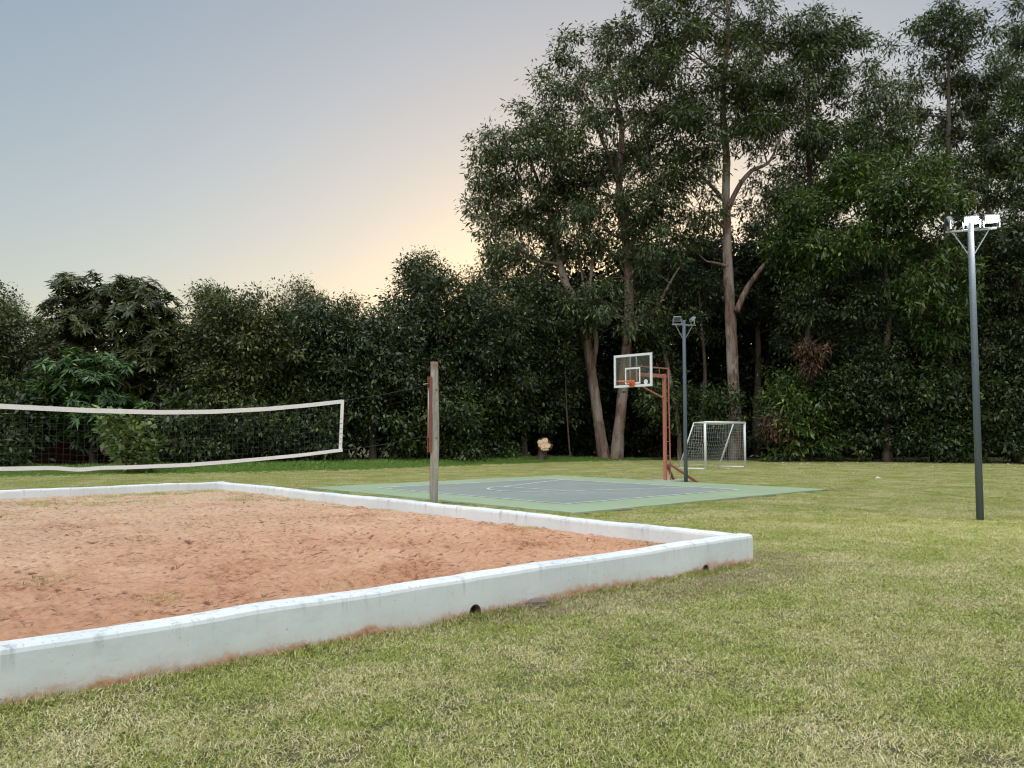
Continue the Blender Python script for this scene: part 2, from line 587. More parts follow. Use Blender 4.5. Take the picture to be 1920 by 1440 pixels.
M['concrete'] = paint('concrete', (0.42, 0.40, 0.36), 0.9, 0.4, 7)
M['lens'] = paint('dark_lens', (0.06, 0.07, 0.08), 0.15, 0.0)

m = Mat('grey_wooden_post')
p = m.obj_pos()
st = m.noise(m.mapped(p, (22, 22, 1.6)), 1.0, 6, 0.7)
pa = m.noise(m.mapped(p, (4, 4, 2.2)), 1.0, 5, 0.7)
z = m.sep(p)[2]
col = m.ramp(st, [(0.3, (0.16, 0.145, 0.12)), (0.5, (0.33, 0.31, 0.26)), (0.7, (0.47, 0.45, 0.38))])
col = m.mix(m.math('MULTIPLY', m.mask(pa, 0.5, 0.7), 0.6), col, (0.19, 0.17, 0.12))
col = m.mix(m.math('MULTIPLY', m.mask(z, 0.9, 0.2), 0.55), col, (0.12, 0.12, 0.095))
col = m.mix(m.mask(m.math('ADD', z, m.math('MULTIPLY', pa, 0.3)), 2.72, 2.85), col, (0.22, 0.15, 0.10))
m.put('Base Color', col); m.put('Roughness', 0.9); m.bump(st, 0.7, 0.012)
M['post'] = m.m

m = Mat('clear_board')
tr = m.n.new('ShaderNodeBsdfTransparent'); tr.inputs[0].default_value = (0.86, 0.88, 0.88, 1)
df = m.n.new('ShaderNodeBsdfDiffuse'); df.inputs[0].default_value = (0.35, 0.37, 0.38, 1)
gl = m.n.new('ShaderNodeBsdfGlossy'); gl.inputs['Roughness'].default_value = 0.08
sc = m.mask(m.noise(m.obj_pos(), 7, 5, 0.7), 0.35, 0.8)
mx = m.n.new('ShaderNodeMixShader'); m.l.new(m.math('MULTIPLY', sc, 0.04), mx.inputs[0])
m.l.new(tr.outputs[0], mx.inputs[1]); m.l.new(df.outputs[0], mx.inputs[2])
fr = m.n.new('ShaderNodeFresnel'); fr.inputs[0].default_value = 1.45
mx2 = m.n.new('ShaderNodeMixShader'); m.l.new(fr.outputs[0], mx2.inputs[0])
m.l.new(mx.outputs[0], mx2.inputs[1]); m.l.new(gl.outputs[0], mx2.inputs[2])
m.l.new(mx2.outputs[0], m.out.inputs[0])
M['glass'] = m.m

m = Mat('lit_panel')
m.put('Emission Color', (1.0, 0.95, 0.84, 1)); m.put('Emission Strength', 60.0); m.put('Base Color', (0.8, 0.8, 0.8, 1))
M['lit'] = m.m

m = Mat('cut_wood')
p = m.obj_pos()
n = m.noise(m.mapped(p, (3, 3, 9)), 1.0, 5, 0.7)
m.put('Base Color', m.ramp(n, [(0.3, (0.46, 0.25, 0.13)), (0.5, (0.70, 0.47, 0.29)), (0.75, (0.80, 0.62, 0.43))]))
m.put('Roughness', 0.85); m.bump(n, 0.8, 0.03)
M['cut_wood'] = m.m

# ------------------------------------------------------------------ ground
g = MB()
g.add([(-400, -60, 0), (400, -60, 0), (400, 900, 0), (-400, 900, 0)], [(0, 1, 2, 3)])
tag(g.build('lawn_ground', M['soil']), 'mown patchy lawn running to the trees', kind='structure')

# basketball slab
court = empty('basketball_court', (CORNER[0], CORNER[1], 0), ANG)
tag(court, 'green painted court slab with a grey playing area and worn white lines', kind='structure')
A0, A1, B0, B1 = 2.75, 12.5, 5.42, 15.4
rs = random.Random(3)
def edge_strip(p, q, n, amp):
    out = []
    for i in range(n):
        t = i / n
        out.append((p[0] + (q[0] - p[0]) * t + rs.uniform(-amp, amp), p[1] + (q[1] - p[1]) * t + rs.uniform(-amp, amp)))
    return out
ring = edge_strip((A0, B0), (A1, B0), 40, 0.03) + edge_strip((A1, B0), (A1, B1), 40, 0.03) + edge_strip((A1, B1), (A0, B1), 40, 0.03) + edge_strip((A0, B1), (A0, B0), 40, 0.03)
sl = MB()
k = len(ring)
sl.add([(x, y, 0.03) for x, y in ring] + [(x, y, -0.05) for x, y in ring],
       [tuple(range(k))] + [(i, k + i, k + (i + 1) % k, (i + 1) % k) for i in range(k)])
sl.build('slab', M['court_green'], court)
I0, I1, J0, J1 = 4.02, 10.6, 6.85, 13.9
pl = MB(); pl.add([(I0, J0, .034), (I1, J0, .034), (I1, J1, .034), (I0, J1, .034)], [(0, 1, 2, 3)])
pl.build('playing_area', M['court_grey'], court)
def flat_line(p, q, w=0.075, z=0.038):
    d = Vector((q[0] - p[0], q[1] - p[1], 0)).normalized()
    s = Vector((-d.y, d.x, 0)) * w / 2
    p, q = Vector((*p, z)), Vector((*q, z))
    b = MB(); b.add([p - s, q - s, q + s, p + s], [(0, 1, 2, 3)])
    return b.build('white_line', M['line'], court)
w2 = 0.0275
flat_line((I0 - w2, J0), (I1 + w2, J0)); flat_line((I0 - w2, J1), (I1 + w2, J1))
flat_line((I0, J0 + w2), (I0, J1 - w2)); flat_line((I1, J0 + w2), (I1, J1 - w2))
BM = 10.7
def flat_arc(ca, cb, r, t0, t1, n=48, w=0.075, z=0.042):
    b = MB(); vs = []
    for i in range(n + 1):
        t = t0 + (t1 - t0) * i / n
        for rr in (r - w / 2, r + w / 2):
            vs.append((ca + rr * math.cos(t), cb + rr * math.sin(t), z))
    b.add(vs, [(2 * i, 2 * i + 2, 2 * i + 3, 2 * i + 1) for i in range(n)])
    return b.build('white_arc', M['line'], court)
CA, CB, CR = 6.85, 10.75, 1.2
flat_line((I1 - w2, CB - 2.5), (CA, CB - CR)); flat_line((I1 - w2, CB + 2.5), (CA, CB + CR))
flat_line((CA, CB - CR - .03), (CA, CB + CR + .03), z=0.0395)
flat_arc(CA, CB, CR, math.pi / 2 + 0.03, 3 * math.pi / 2 - 0.03)

# ------------------------------------------------------------------ sand court
W, DEP, TH, HT = 9.6, 14.66, 0.21, 0.33
def wall_mesh(length, seed, trim=0.0):
    """Rendered kerb wall with rounded arrises; runs along +x, body between y = 0 and y = TH."""
    prof = [(0, -0.12), (0, 0.1), (0, 0.2), (0, 0.292), (0.008, 0.315), (0.026, 0.328), (0.06, 0.332), (TH - 0.06, 0.332),
            (TH - 0.026, 0.328), (TH - 0.008, 0.315), (TH, 0.292), (TH, 0.15), (TH, -0.12)]
    n = max(8, int(length / 0.16))
    vs, fs = [], []
    k = len(prof)
    rr = np.linspace(0, length, n + 1)
    ph = vnoise(np.c_[rr * 1.1, rr * 0 + seed, rr * 0], seed) - 0.5
    ph2 = vnoise(np.c_[rr * 4.0, rr * 0 + seed, rr * 0], seed + 9) - 0.5
    ph3 = vnoise(np.c_[rr * 0.9, rr * 0 + seed, rr * 0 + 3], seed + 5) - 0.5
    for i, x in enumerate(rr):
        for (y, z) in prof:
            kz = max(0, (z - 0.1) / 0.23)
            vs.append((x, y + 0.014 * ph3[i] + 0.004 * ph2[i] * kz, z + kz * (0.016 * ph[i] + 0.010 * ph2[i])))
    for i in range(n):
        for j in range(k):
            a, b = i * k + j, i * k + (j + 1) % k
            fs.append((a, a + k, b + k, b))
    fs.append(tuple(range(k)))
    fs.append(tuple(n * k + j for j in reversed(range(k))))
    me = bpy.data.meshes.new('wall')
    me.from_pydata(vs, [], fs)
    me.update()
    return me

sandwall = empty('sand_court_wall', (CORNER[0], CORNER[1], 0), ANG)
tag(sandwall, 'low white painted masonry wall enclosing the red sand court', 'wall')
front = link('front_wall', wall_mesh(W, 1), M['wall'], sandwall)
front.location = (-W, 0, 0)
# drain holes cut through the front wall
def cutter(x, z, r):
    b = MB(); b.tube([(x, -0.2, z), (x, 0.17, z)], r, 20)
    o = b.build('cutter', None); return o
holes = [(-4.21, 0.045, 0.062), (-0.95, 0.03, 0.055)]
cut = MB()
for hx, hz, hr in holes: cut.tube([(hx + W, -0.2, hz), (hx + W, 0.17, hz)], hr, 20)
co = link('cutter', cut.mesh('cutter'))
co.parent = sandwall; co.location = (-W, 0, 0)
bm_mod = front.modifiers.new('b', 'BOOLEAN'); bm_mod.operation = 'DIFFERENCE'; bm_mod.object = co; bm_mod.solver = 'EXACT'
bpy.context.view_layer.update()
dg = bpy.context.evaluated_depsgraph_get()
newme = bpy.data.meshes.new_from_object(front.evaluated_get(dg))
front.modifiers.clear(); front.data = newme
if not newme.materials: newme.materials.append(M['wall'])
bpy.data.objects.remove(co)
for hx, hz, hr in holes:
    b = MB(); vs = []; n = 20
    for (y, r) in ((-0.006, hr - 0.001), (-0.006, hr - 0.008), (0.165, hr - 0.008), (0.165, hr - 0.001)):
        for i in range(n):
            t = 2 * math.pi * i / n
            vs.append((hx + r * math.cos(t), y, hz + r * math.sin(t)))
    b.add(vs, [(j * n + i, j * n + (i + 1) % n, ((j + 1) % 4) * n + (i + 1) % n, ((j + 1) % 4) * n + i) for j in range(4) for i in range(n)], True)
    b.build('drain_pipe', M['drain'], sandwall)
right = link('side_wall', wall_mesh(DEP - 2 * TH - 0.006, 2), M['wall'], sandwall)
right.location = (0, TH + 0.003, 0); right.rotation_euler = (0, 0, math.pi / 2)
left = link('side_wall', wall_mesh(DEP - 2 * TH - 0.006, 3), M['wall'], sandwall)
left.location = (-W + TH, TH + 0.003, 0); left.rotation_euler = (0, 0, math.pi / 2)
back = link('back_wall', wall_mesh(W, 4), M['wall'], sandwall)
back.location = (-W, DEP - TH, 0)

# sand surface with footprints
rng = np.random.default_rng(5)
xs = np.arange(-W + TH - 0.05, -TH + 0.051, 0.034)
ys = np.concatenate((np.arange(TH - 0.05, 8, 0.034), np.arange(8.0, DEP - TH + 0.06, 0.055)))
X, Y = np.meshgrid(xs, ys)
P = np.c_[X.ravel(), Y.ravel(), np.zeros(X.size)]
Z = 0.15 + 0.04 * (vnoise(P * 0.5, 1) - 0.5) + 0.02 * (vnoise(P * 2.1, 2) - 0.5) + 0.022 * (vnoise(P * 5, 3) - 0.5) + 0.03 * (vnoise(P * 12, 4) - 0.5)
Z = Z.reshape(X.shape)
dx = xs[1] - xs[0]
for k_ in range(4200):
    cx, cy = rng.uniform(xs[0], xs[-1]), rng.uniform(ys[0], ys[-1])
    t = rng.uniform(0, math.pi); big = k_ < 700; la, lb = (rng.uniform(0.11, 0.19), rng.uniform(0.05, 0.08)) if big else (rng.uniform(0.04, 0.09), rng.uniform(0.03, 0.05))
    i0 = np.searchsorted(xs, (cx - 0.45, cx + 0.45)); j0 = np.searchsorted(ys, (cy - 0.45, cy + 0.45))
    sx, sy = X[j0[0]:j0[1], i0[0]:i0[1]] - cx, Y[j0[0]:j0[1], i0[0]:i0[1]] - cy
    a = (sx * math.cos(t) + sy * math.sin(t)) / la; b = (-sx * math.sin(t) + sy * math.cos(t)) / lb
    r2 = a * a + b * b
    d = rng.uniform(0.012, 0.045) if big else rng.uniform(0.01, 0.04)
    if k_ > 3500: d = rng.uniform(0.05, 0.10)
    Z[j0[0]:j0[1], i0[0]:i0[1]] += -d * np.exp(-r2 * 1.1) + 0.25 * d * np.exp(-((np.sqrt(r2) - 1.7) ** 2) * 3)
nx, ny = len(xs), len(ys)
idx = np.arange(nx * ny).reshape(ny, nx)
quads = np.stack((idx[:-1, :-1], idx[:-1, 1:], idx[1:, 1:], idx[1:, :-1]), -1).reshape(-1, 4)
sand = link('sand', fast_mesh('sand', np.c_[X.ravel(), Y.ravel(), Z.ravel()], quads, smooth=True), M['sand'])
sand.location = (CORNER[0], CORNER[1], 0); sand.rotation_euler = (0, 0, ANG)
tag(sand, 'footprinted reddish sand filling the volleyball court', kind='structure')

# ------------------------------------------------------------------ trees
def leaf_quads(base, d, nrm, ln, wd):
    """One folded diamond per leaf."""
    s = np.cross(d, nrm)
    s /= np.linalg.norm(s, axis=1, keepdims=True) + 1e-9
    mid = base + d * (ln * 0.45)[:, None]
    up = np.cross(s, d)
    v = np.empty((len(base), 4, 3))
    v[:, 0] = base
    v[:, 1] = mid + s * (wd * 0.5)[:, None] - up * (wd * 0.12)[:, None]
    v[:, 2] = base + d * ln[:, None] - np.array((0, 0, 1.0)) * (ln * 0.12)[:, None]
    v[:, 3] = mid - s * (wd * 0.5)[:, None] - up * (wd * 0.12)[:, None]
    return v.reshape(-1, 3)

def unit(a):
    return a / (np.linalg.norm(a, axis=1, keepdims=True) + 1e-9)

SPEC = {   # leaf length, width, droop, leaves per cluster, cluster spread, coverage
    'euc':    dict(ln=0.28, wd=0.086, droop=0.6, per=28, spread=0.29, lai=1.62, mat='leaf_euc', ns=15, sub=(.22, .50), out=.97, gap=.36),
    'dense':  dict(sub=(.28, .52), out=.86, gap=.18, ns=13, ln=0.22, wd=0.10, droop=0.45, per=26, spread=0.26, lai=1.15, mat='leaf_dense'),
    'olive':  dict(sub=(.28, .52), out=.86, gap=.18, ns=13, ln=0.20, wd=0.09, droop=0.35, per=26, spread=0.28, lai=1.1, mat='leaf_olive'),
    'mango':  dict(ln=0.36, wd=0.085, droop=0.35, per=11, spread=0.03, lai=1.35, mat='leaf_mango'),
    'mangod': dict(ln=0.34, wd=0.085, droop=0.35, per=11, spread=0.03, lai=1.3, mat='leaf_olive'),
    'bright': dict(sub=(.28, .52), out=.86, gap=.18, ns=13, ln=0.30, wd=0.10, droop=0.5, per=22, spread=0.28, lai=1.1, mat='leaf_bright'),
    'shrub':  dict(sub=(.28, .52), out=.86, gap=.18, ns=13, ln=0.24, wd=0.11, droop=0.4, per=22, spread=0.24, lai=1.15, mat='leaf_shrub'),
    'thin':   dict(ln=0.20, wd=0.07, droop=0.2, per=16, spread=0.28, lai=0.5, mat='leaf_olive'),
    'wood':   dict(ln=0.42, wd=0.22, droop=0.4, per=18, spread=0.45, lai=1.0, ns=7, gap=0.0, sub=(.5, .7), out=.6, mat='leaf_wood'),
    'sapling': dict(ln=0.24, wd=0.17, droop=0.15, per=7, spread=0.16, lai=0.55, mat='leaf_sapling'),
    'dead':   dict(ln=0.26, wd=0.09, droop=1.2, per=22, spread=0.2, lai=1.0, mat='leaf_dead'),
}

def crown_verts(lobes, sp, rng, seed, cover=1.0):
    S = SPEC[sp]
    out, tips = [], []
    la = S['ln'] * S['wd'] * 0.5
    for (lx, ly, lz, ax_, ay_, az_) in lobes:
        # each lobe is a cluster of smaller clumps, each clump a shell of leaf sprays
        ns = S.get('ns', 10)
        g = np.arange(ns) + rng.uniform(0, 1)
        ph, cz_ = g * 2.39996, 1 - 2 * (np.arange(ns) + .5) / ns
        dirs = np.c_[np.cos(ph) * np.sqrt(1 - cz_ ** 2), np.sin(ph) * np.sqrt(1 - cz_ ** 2), cz_] + rng.normal(size=(ns, 3)) * .22
        rr_ = rng.uniform(*S.get('sub', (.36, .60)), ns)
        cs, outs = [], []
        for q_, r_ in zip(dirs, rr_):
            if rng.random() < S.get('gap', .12): continue
            c0 = np.array((lx, ly, lz)) + q_ * np.array((ax_, ay_, az_)) * (S.get('out', .68) * rng.uniform(.75, 1.2))
            R3 = np.array((ax_, ay_, az_)) * r_ * np.array((1, 1, .8))
            area = 4 * math.pi * (R3[0] * R3[1] * R3[2]) ** (2 / 3)
            nc = max(3, int(area * S['lai'] * cover * .62 / la / S['per']))
            q = unit(rng.normal(size=(nc * 3, 3)) + np.array((0, 0, .5)))
            keep = vnoise(q * 1.9 + c0 * 3.1, seed + 3) + rng.uniform(-.12, .12, len(q)) + .22 * q[:, 2]
            q = q[np.argsort(-keep)[:nc]]
            rad = (.72 + .5 * vnoise(q * 2.2 + c0, seed)) * (1 - .55 * rng.random(len(q)) ** 2)
            c = c0 + q * rad[:, None] * R3
            cs.append(c); outs.append(unit(q + .4 * q_))
        if not cs:
            tips.append(np.zeros((0, 3))); continue
        c = np.vstack(cs); outw = np.vstack(outs)
        ok_ = c[:, 2] > .12
        c, outw = c[ok_], outw[ok_]
        tips.append(c[::6])
        n, per = len(c), S['per']
        C = np.repeat(c, per, 0); O = np.repeat(outw, per, 0)
        if S['spread'] < 0.1:                                            # rosettes of long leaves
            th = np.tile(np.arange(per) * 2.399, n) + np.repeat(rng.uniform(0, 6.28, n), per)
            ax = unit(O * 0.8 + np.array((0, 0, 0.6)))
            e1 = unit(np.cross(ax, rng.normal(size=(len(ax), 3)) * 0.05 + np.array((0.3, 0.8, 0.5))))
            e2 = np.cross(ax, e1)
            d = e1 * np.cos(th)[:, None] + e2 * np.sin(th)[:, None] + ax * rng.uniform(-0.1, 0.7, (len(ax), 1)) - np.array((0, 0, S['droop']))
            base = C + rng.normal(size=C.shape) * S['spread']
            nr = ax + rng.normal(size=C.shape) * 0.25
        else:
            off = rng.normal(size=C.shape) * S['spread'] * np.array((1, 1, 0.75))
            base = C + off
            d = O * 0.45 + off / S['spread'] * 0.35 + rng.normal(size=C.shape) * 0.55 - np.array((0, 0, S['droop']))
            nr = np.array((0, 0, 0.9)) + O * 0.5 + rng.normal(size=C.shape) * 0.55
        base[:, 2] = np.maximum(base[:, 2], 0.1)
        d = unit(d)
        k = rng.uniform(0.5, 1.3, len(C)) * np.repeat(rng.uniform(.8, 1.25, n), per)
        out.append(leaf_quads(base, d, unit(nr), S['ln'] * k, S['wd'] * k * rng.uniform(0.8, 1.2, len(C))))
    return np.vstack(out), tips

def crown_object(name, lobes, sp, parent, origin, seed, cover=1.0, mat=None):
    rng = np.random.default_rng(seed)
    v, tips = crown_verts(lobes, sp, rng, seed, cover)
    v = v - np.asarray(origin)
    me = fast_mesh(name, v, np.arange(len(v)).reshape(-1, 4))
    return link(name, me, M[mat or SPEC[sp]['mat']], parent), tips

def tree(name, label, base, sp, lobes, trunks, bark='bark_dark', seed=1, group=None, cover=1.0, twigs=True, limb=0.10, cat='tree', extra=None):
    """lobes: ellipsoids (x, y, z, rx, ry, rz); trunks: lists of (x, y, z, radius)."""
    base = np.array((base[0], base[1], 0.0))
    t = empty(name, base)
    tag(t, label, cat, group)
    rng = np.random.default_rng(seed + 77)
    cr, tips = crown_object('crown', lobes, sp, t, base, seed, cover)
    b = MB()
    sk = []
    for i, tr in enumerate(trunks):
        s = spline(tr, 5)
        sk.append(s)
        b.tube(s[:, :3] - base, s[:, 3], 12, True, 0.07, seed + i)
    nodes = np.vstack(sk)
    if twigs:
        for lb, tp in zip(lobes, tips):
            c = np.array(lb[:3])
            low = nodes[nodes[:, 2] < c[2] - 0.25 * lb[5]]
            if not len(low): low = nodes
            dd = np.linalg.norm(low[:, :3] - c, axis=1) + 0.6 * np.abs(low[:, 2] - (c[2] - 1.2 * lb[5]))
            s = low[np.argmin(dd)]
            r0 = min(s[3] * 0.6, limb)
            hz = np.linalg.norm(s[:2] - c[:2])
            if hz > 3.6 or hz > 1.6 * abs(c[2] - s[2]) + 0.8: continue
            mid = s[:3] * 0.5 + c * 0.5 + rng.normal(size=3) * 0.15 + np.array((0, 0, -0.1 * lb[5]))
            sp_ = spline([(*s[:3], r0), (*mid, r0 * 0.7), (*c, r0 * 0.42)], 4)
            b.tube(sp_[:, :3] - base, sp_[:, 3], 6, False, 0.05, seed)
            for q in tp[:: max(1, len(tp) // 10)]:
                m0 = sp_[rng.integers(4, len(sp_))]
                mm = m0[:3] * 0.45 + q * 0.55 + rng.normal(size=3) * 0.12
                b.tube([m0[:3] - base, mm - base, q - base], [r0 * 0.3, r0 * 0.2, r0 * 0.08], 4, False)
    b.build('trunk', M[bark], t)
    if extra: extra(t, base)
    return t

def px_lobes(rows, Y, dy=1.2, seed=0, squash=0.9, s=1.0):
    """rows: (px, py, radius in px) -> ellipsoids about distance Y."""
    r = random.Random(seed)
    out = []
    for row in rows:
        px, py, rp = row[:3]
        yy = Y + (row[3] if len(row) > 3 else r.uniform(-dy, dy))
        p = at(px, py, yy)
        R = rp * s * yy / 1560
        out.append((p[0], p[1], p[2], R, R * 0.95, R * squash))
    return out

def box_lobes(px0, px1, pyt, pyb, Y, n, rp, seed, dy=1.3, shape=1.0):
    """Lobes filling a rounded envelope."""
    r = random.Random(seed)
    rows = []
    cx, cy, hw, hh = (px0 + px1) / 2, (pyt + pyb) / 2, (px1 - px0) / 2 - rp * 0.75, (pyb - pyt) / 2 - rp * 0.7
    k = 0
    while len(rows) < n and k < 4000:
        k += 1
        x, y = r.uniform(-1, 1), r.uniform(-1, 1)
        if y < 0 and x * x + y * y > 1.0: continue
        if y >= 0 and abs(x) ** 3 + abs(y) ** 4 > 1.0: continue
        px, py = cx + x * hw, cy + y * hh
        if any((px - a) ** 2 + (py - b_) ** 2 < (rp * 0.62) ** 2 for a, b_, *_ in rows): continue
        depth = r.uniform(-dy, 0.3 * dy) + 0.9 * dy * (x * x)
        rows.append((px, py, rp * r.uniform(0.75, 1.2), depth))
    return px_lobes(rows, Y)

def straight(px, pyb, pyt, Y, r0, r1, seed=0, lean=0.0, n=5):
    rr = random.Random(seed)
    b, t = at(px, pyb, Y), at(px, pyt, Y)
    out = []
    for i in range(n + 1):
        k = i / n
        p = b * (1 - k) + t * k
        out.append((p[0] + lean * k + (rr.uniform(-.15, .15) if 0 < i else 0), Y + (rr.uniform(-.15, .15) if 0 < i else 0), p[2], r0 * (1 - k) + r1 * k))
    out[0] = (out[0][0], out[0][1], -0.1, r0 * 1.15)
    return out

# ---- left row
def left_tree(name, label, sp, env, Y, n, rp, seed, tx, r0=0.16, group='trees along the far edge of the lawn', cover=1.0, **kw):
    lobes = box_lobes(*env, Y, n, rp, seed)
    b = at(tx, 870, Y)
    tr = straight(tx, 870, (env[2] + env[3]) / 2 - 30, Y, r0, r0 * 0.45, seed)
    return tree(name, label, (b[0], Y), sp, lobes, [tr], 'bark_dark', seed, group, cover, **kw)

left_tree('olive_tree', 'olive green small-leaved tree cut off by the photo edge beside the mango trees', 'olive', (-130, 75, 580, 880), 36, 13, 52, 11, -20)
left_tree('mango_tree', 'tall domed mango tree with olive drooping leaf rosettes, behind the volleyball net', 'mangod', (50, 365, 512, 800), 39.5, 24, 55, 12, 215, 0.22)
left_tree('mango_tree', 'fresh green mango tree standing lower in front of the tall domed one', 'mango', (40, 285, 640, 850), 36, 15, 46, 13, 175, 0.14)
left_tree('leafy_tree', 'dark fine-leaved tree just beyond the tall domed mango tree', 'olive', (310, 565, 550, 870), 39.5, 22, 52, 14, 440)
left_tree('leafy_tree', 'dark leafy tree behind the free end of the volleyball net', 'dense', (460, 715, 560, 870), 41, 22, 52, 15, 590)
left_tree('leafy_tree', 'rounded dark tree between the net end and the wooden post', 'dense', (580, 800, 572, 800), 41.5, 17, 52, 16, 700, 0.2)
left_tree('leafy_tree', 'broad dense domed tree rising behind the wooden net post', 'dense', (680, 985, 490, 860), 44.5, 30, 56, 17, 830, 0.26)
left_tree('leafy_tree', 'dark tree between the domed tree and the forked eucalyptus', 'dense', (890, 1090, 520, 800), 47.5, 18, 52, 18, 985, 0.2)
# thin tops showing above the row
for i, (lb, env, tx, rp) in enumerate([
        ('sparse feathery treetop peeking up right of the tall domed mango tree', (355, 450, 530, 640), 405, 30),
        ('thin open treetop silhouetted on the yellow sky above the net', (500, 615, 520, 640), 560, 34),
        ('low feathery treetop on the yellow sky left of the wooden post', (620, 690, 552, 640), 650, 28),
        ('dark spiky treetop poking above the broad dense domed tree', (745, 850, 472, 590), 790, 28),
        ('sparse treetop between the domed tree and the eucalyptus crown', (850, 940, 498, 600), 890, 34),
        ('sparse treetop rising at the edge of the photo over the olive tree', (-30, 60, 560, 650), 15, 30)]):
    left_tree('thin_tree', lb, 'thin', env, 52, 7, rp, 30 + i, tx, 0.1, 'thin treetops behind the row', 1.0 if i != 3 else 1.4)

# understory shrubs at the foot of the left row
SH = [('dark shrub under the mango trees at the photo edge', (-60, 60, 720, 895), 33.5),
      ('dark shrub at the foot of the trees just past the leafy sapling', (285, 420, 730, 890), 37),
      ('dark shrub beneath the leafy tree behind the net', (400, 540, 740, 885), 38),
      ('dark shrub behind the lower corner of the net end', (520, 650, 760, 882), 39.5),
      ('low dark shrub beside the hollow left of the wooden post', (730, 800, 770, 878), 41.5),
      ('leafy shrub directly behind the wooden net post', (790, 900, 740, 875), 42.5),
      ('leafy shrub left of the cut tree stump', (870, 975, 730, 868), 46)]
for i, (lb, env, Y) in enumerate(SH):
    left_tree('shrub', lb, 'shrub', env, Y, 9, 40, 50 + i, (env[0] + env[1]) / 2, 0.05, 'shrubs at the foot of the trees', cat='shrub', limb=0.03)

# sapling with large pale leaves
Ys = 31.5
tree('sapling', 'young yellow-green sapling with big round leaves behind the volleyball net', at(240, 880, Ys)[:2], 'sapling',
     px_lobes([(215, 815, 26), (255, 805, 28), (235, 850, 30), (280, 845, 24), (205, 790, 20), (262, 870, 24)], Ys, 0.4, 3),
     [straight(240, 884, 800, Ys, 0.04, 0.015, 3)], 'bark_dark', 61, limb=0.02)

# ---- eucalyptus
YE = 48.0
def path(rows, Y):
    out = []
    for (px, py, r) in rows:
        p = at(px, py, Y)
        out.append((p[0], p[1], p[2], r))
    return out
e1 = path([(1134, 868, .40), (1128, 830, .34), (1119, 770, .30), (1108, 690, .28), (1096, 625, .27), (1075, 560, .25), (1060, 530, .22), (1044, 470, .18), (1030, 400, .14), (1005, 330, .10), (985, 270, .05)], YE)
e1b = path([(1112, 690, .14), (1118, 640, .13), (1112, 590, .12), (1106, 540, .10), (1110, 480, .08), (1085, 420, .05)], YE)
e1c = path([(1110, 690, .10), (1103, 630, .10), (1100, 580, .09), (1092, 520, .07), (1080, 440, .05)], YE + .2)
tree('eucalyptus_tree', 'eucalyptus with a trunk forking low and leaning toward the open sky', at(1134, 866, YE)[:2], 'euc',
     px_lobes([(945, 275, 48), (990, 245, 42), (920, 340, 38), (1000, 320, 52), (922, 425, 38), (965, 455, 46), (1035, 385, 50), (1010, 490, 44),
               (1062, 300, 46), (935, 490, 30), (1050, 460, 42), (960, 380, 44), (1095, 480, 40), (905, 300, 26), (1000, 420, 44), (1080, 380, 44), (975, 510, 34), (1030, 270, 42), (900, 385, 28)], YE, 1.6, 1),
     [e1, e1b, e1c], 'bark_euc', 71, 'tall eucalyptus trees', limb=0.11)
e2 = path([(1156, 868, .42), (1158, 830, .36), (1164, 770, .31), (1171, 700, .30), (1176, 640, .29), (1180, 560, .27), (1176, 480, .25), (1168, 400, .22), (1160, 330, .19), (1166, 240, .15), (1150, 170, .11), (1140, 100, .06)], YE - .4)
e2b = path([(1172, 650, .12), (1200, 600, .11), (1230, 578, .10), (1246, 550, .09), (1262, 520, .06), (1275, 500, .04)], YE - .6)
e2c = path([(1160, 340, .13), (1140, 290, .11), (1120, 240, .09), (1095, 190, .05)], YE - .6)
tree('eucalyptus_tree', 'straight eucalyptus rising behind the backboard with broad airy crown', at(1156, 866, YE - .4)[:2], 'euc',
     px_lobes([(1070, 165, 44), (1115, 115, 52), (1150, 195, 54), (1100, 255, 50), (1200, 135, 52), (1212, 245, 54), (1150, 330, 48), (1230, 345, 50), (1130, 430, 46),
               (1205, 440, 48), (1055, 220, 40), (1040, 165, 30), (1180, 80, 42), (1250, 190, 44), (1090, 340, 44), (1265, 290, 42), (1180, 290, 46), (1240, 110, 44), (1275, 240, 42), (1180, 390, 46), (1085, 420, 40), (1235, 480, 40),
               (1100, 585, 36, -1.6), (1145, 570, 40, -1.6), (1195, 600, 34, -1.5), (1065, 560, 36, -1.2), (1175, 520, 40)], YE - .4, 1.8, 2),
     [e2, e2b, e2c], 'bark_euc', 72, 'tall eucalyptus trees', limb=0.11)
Y3 = 47.0
e3 = path([(1380, 868, .42), (1379, 790, .36), (1375, 720, .33), (1372, 640, .32), (1368, 560, .30), (1364, 480, .27), (1363, 420, .24), (1361, 360, .22), (1362, 290, .22), (1355, 200, .18), (1362, 100, .14), (1366, 0, .10), (1360, -80, .05)], Y3)
e3b = path([(1381, 585, .18), (1396, 550, .16), (1415, 520, .14), (1440, 490, .10), (1470, 470, .06)], Y3 - .3)
e3c = path([(1362, 400, .16), (1385, 350, .14), (1410, 320, .12), (1445, 300, .08), (1470, 230, .05)], Y3)
e3d = path([(1361, 380, .13), (1335, 350, .11), (1310, 325, .08), (1285, 300, .05)], Y3)
e3e = path([(1365, 500, .09), (1350, 495, .08), (1325, 490, .05)], Y3 - .2)
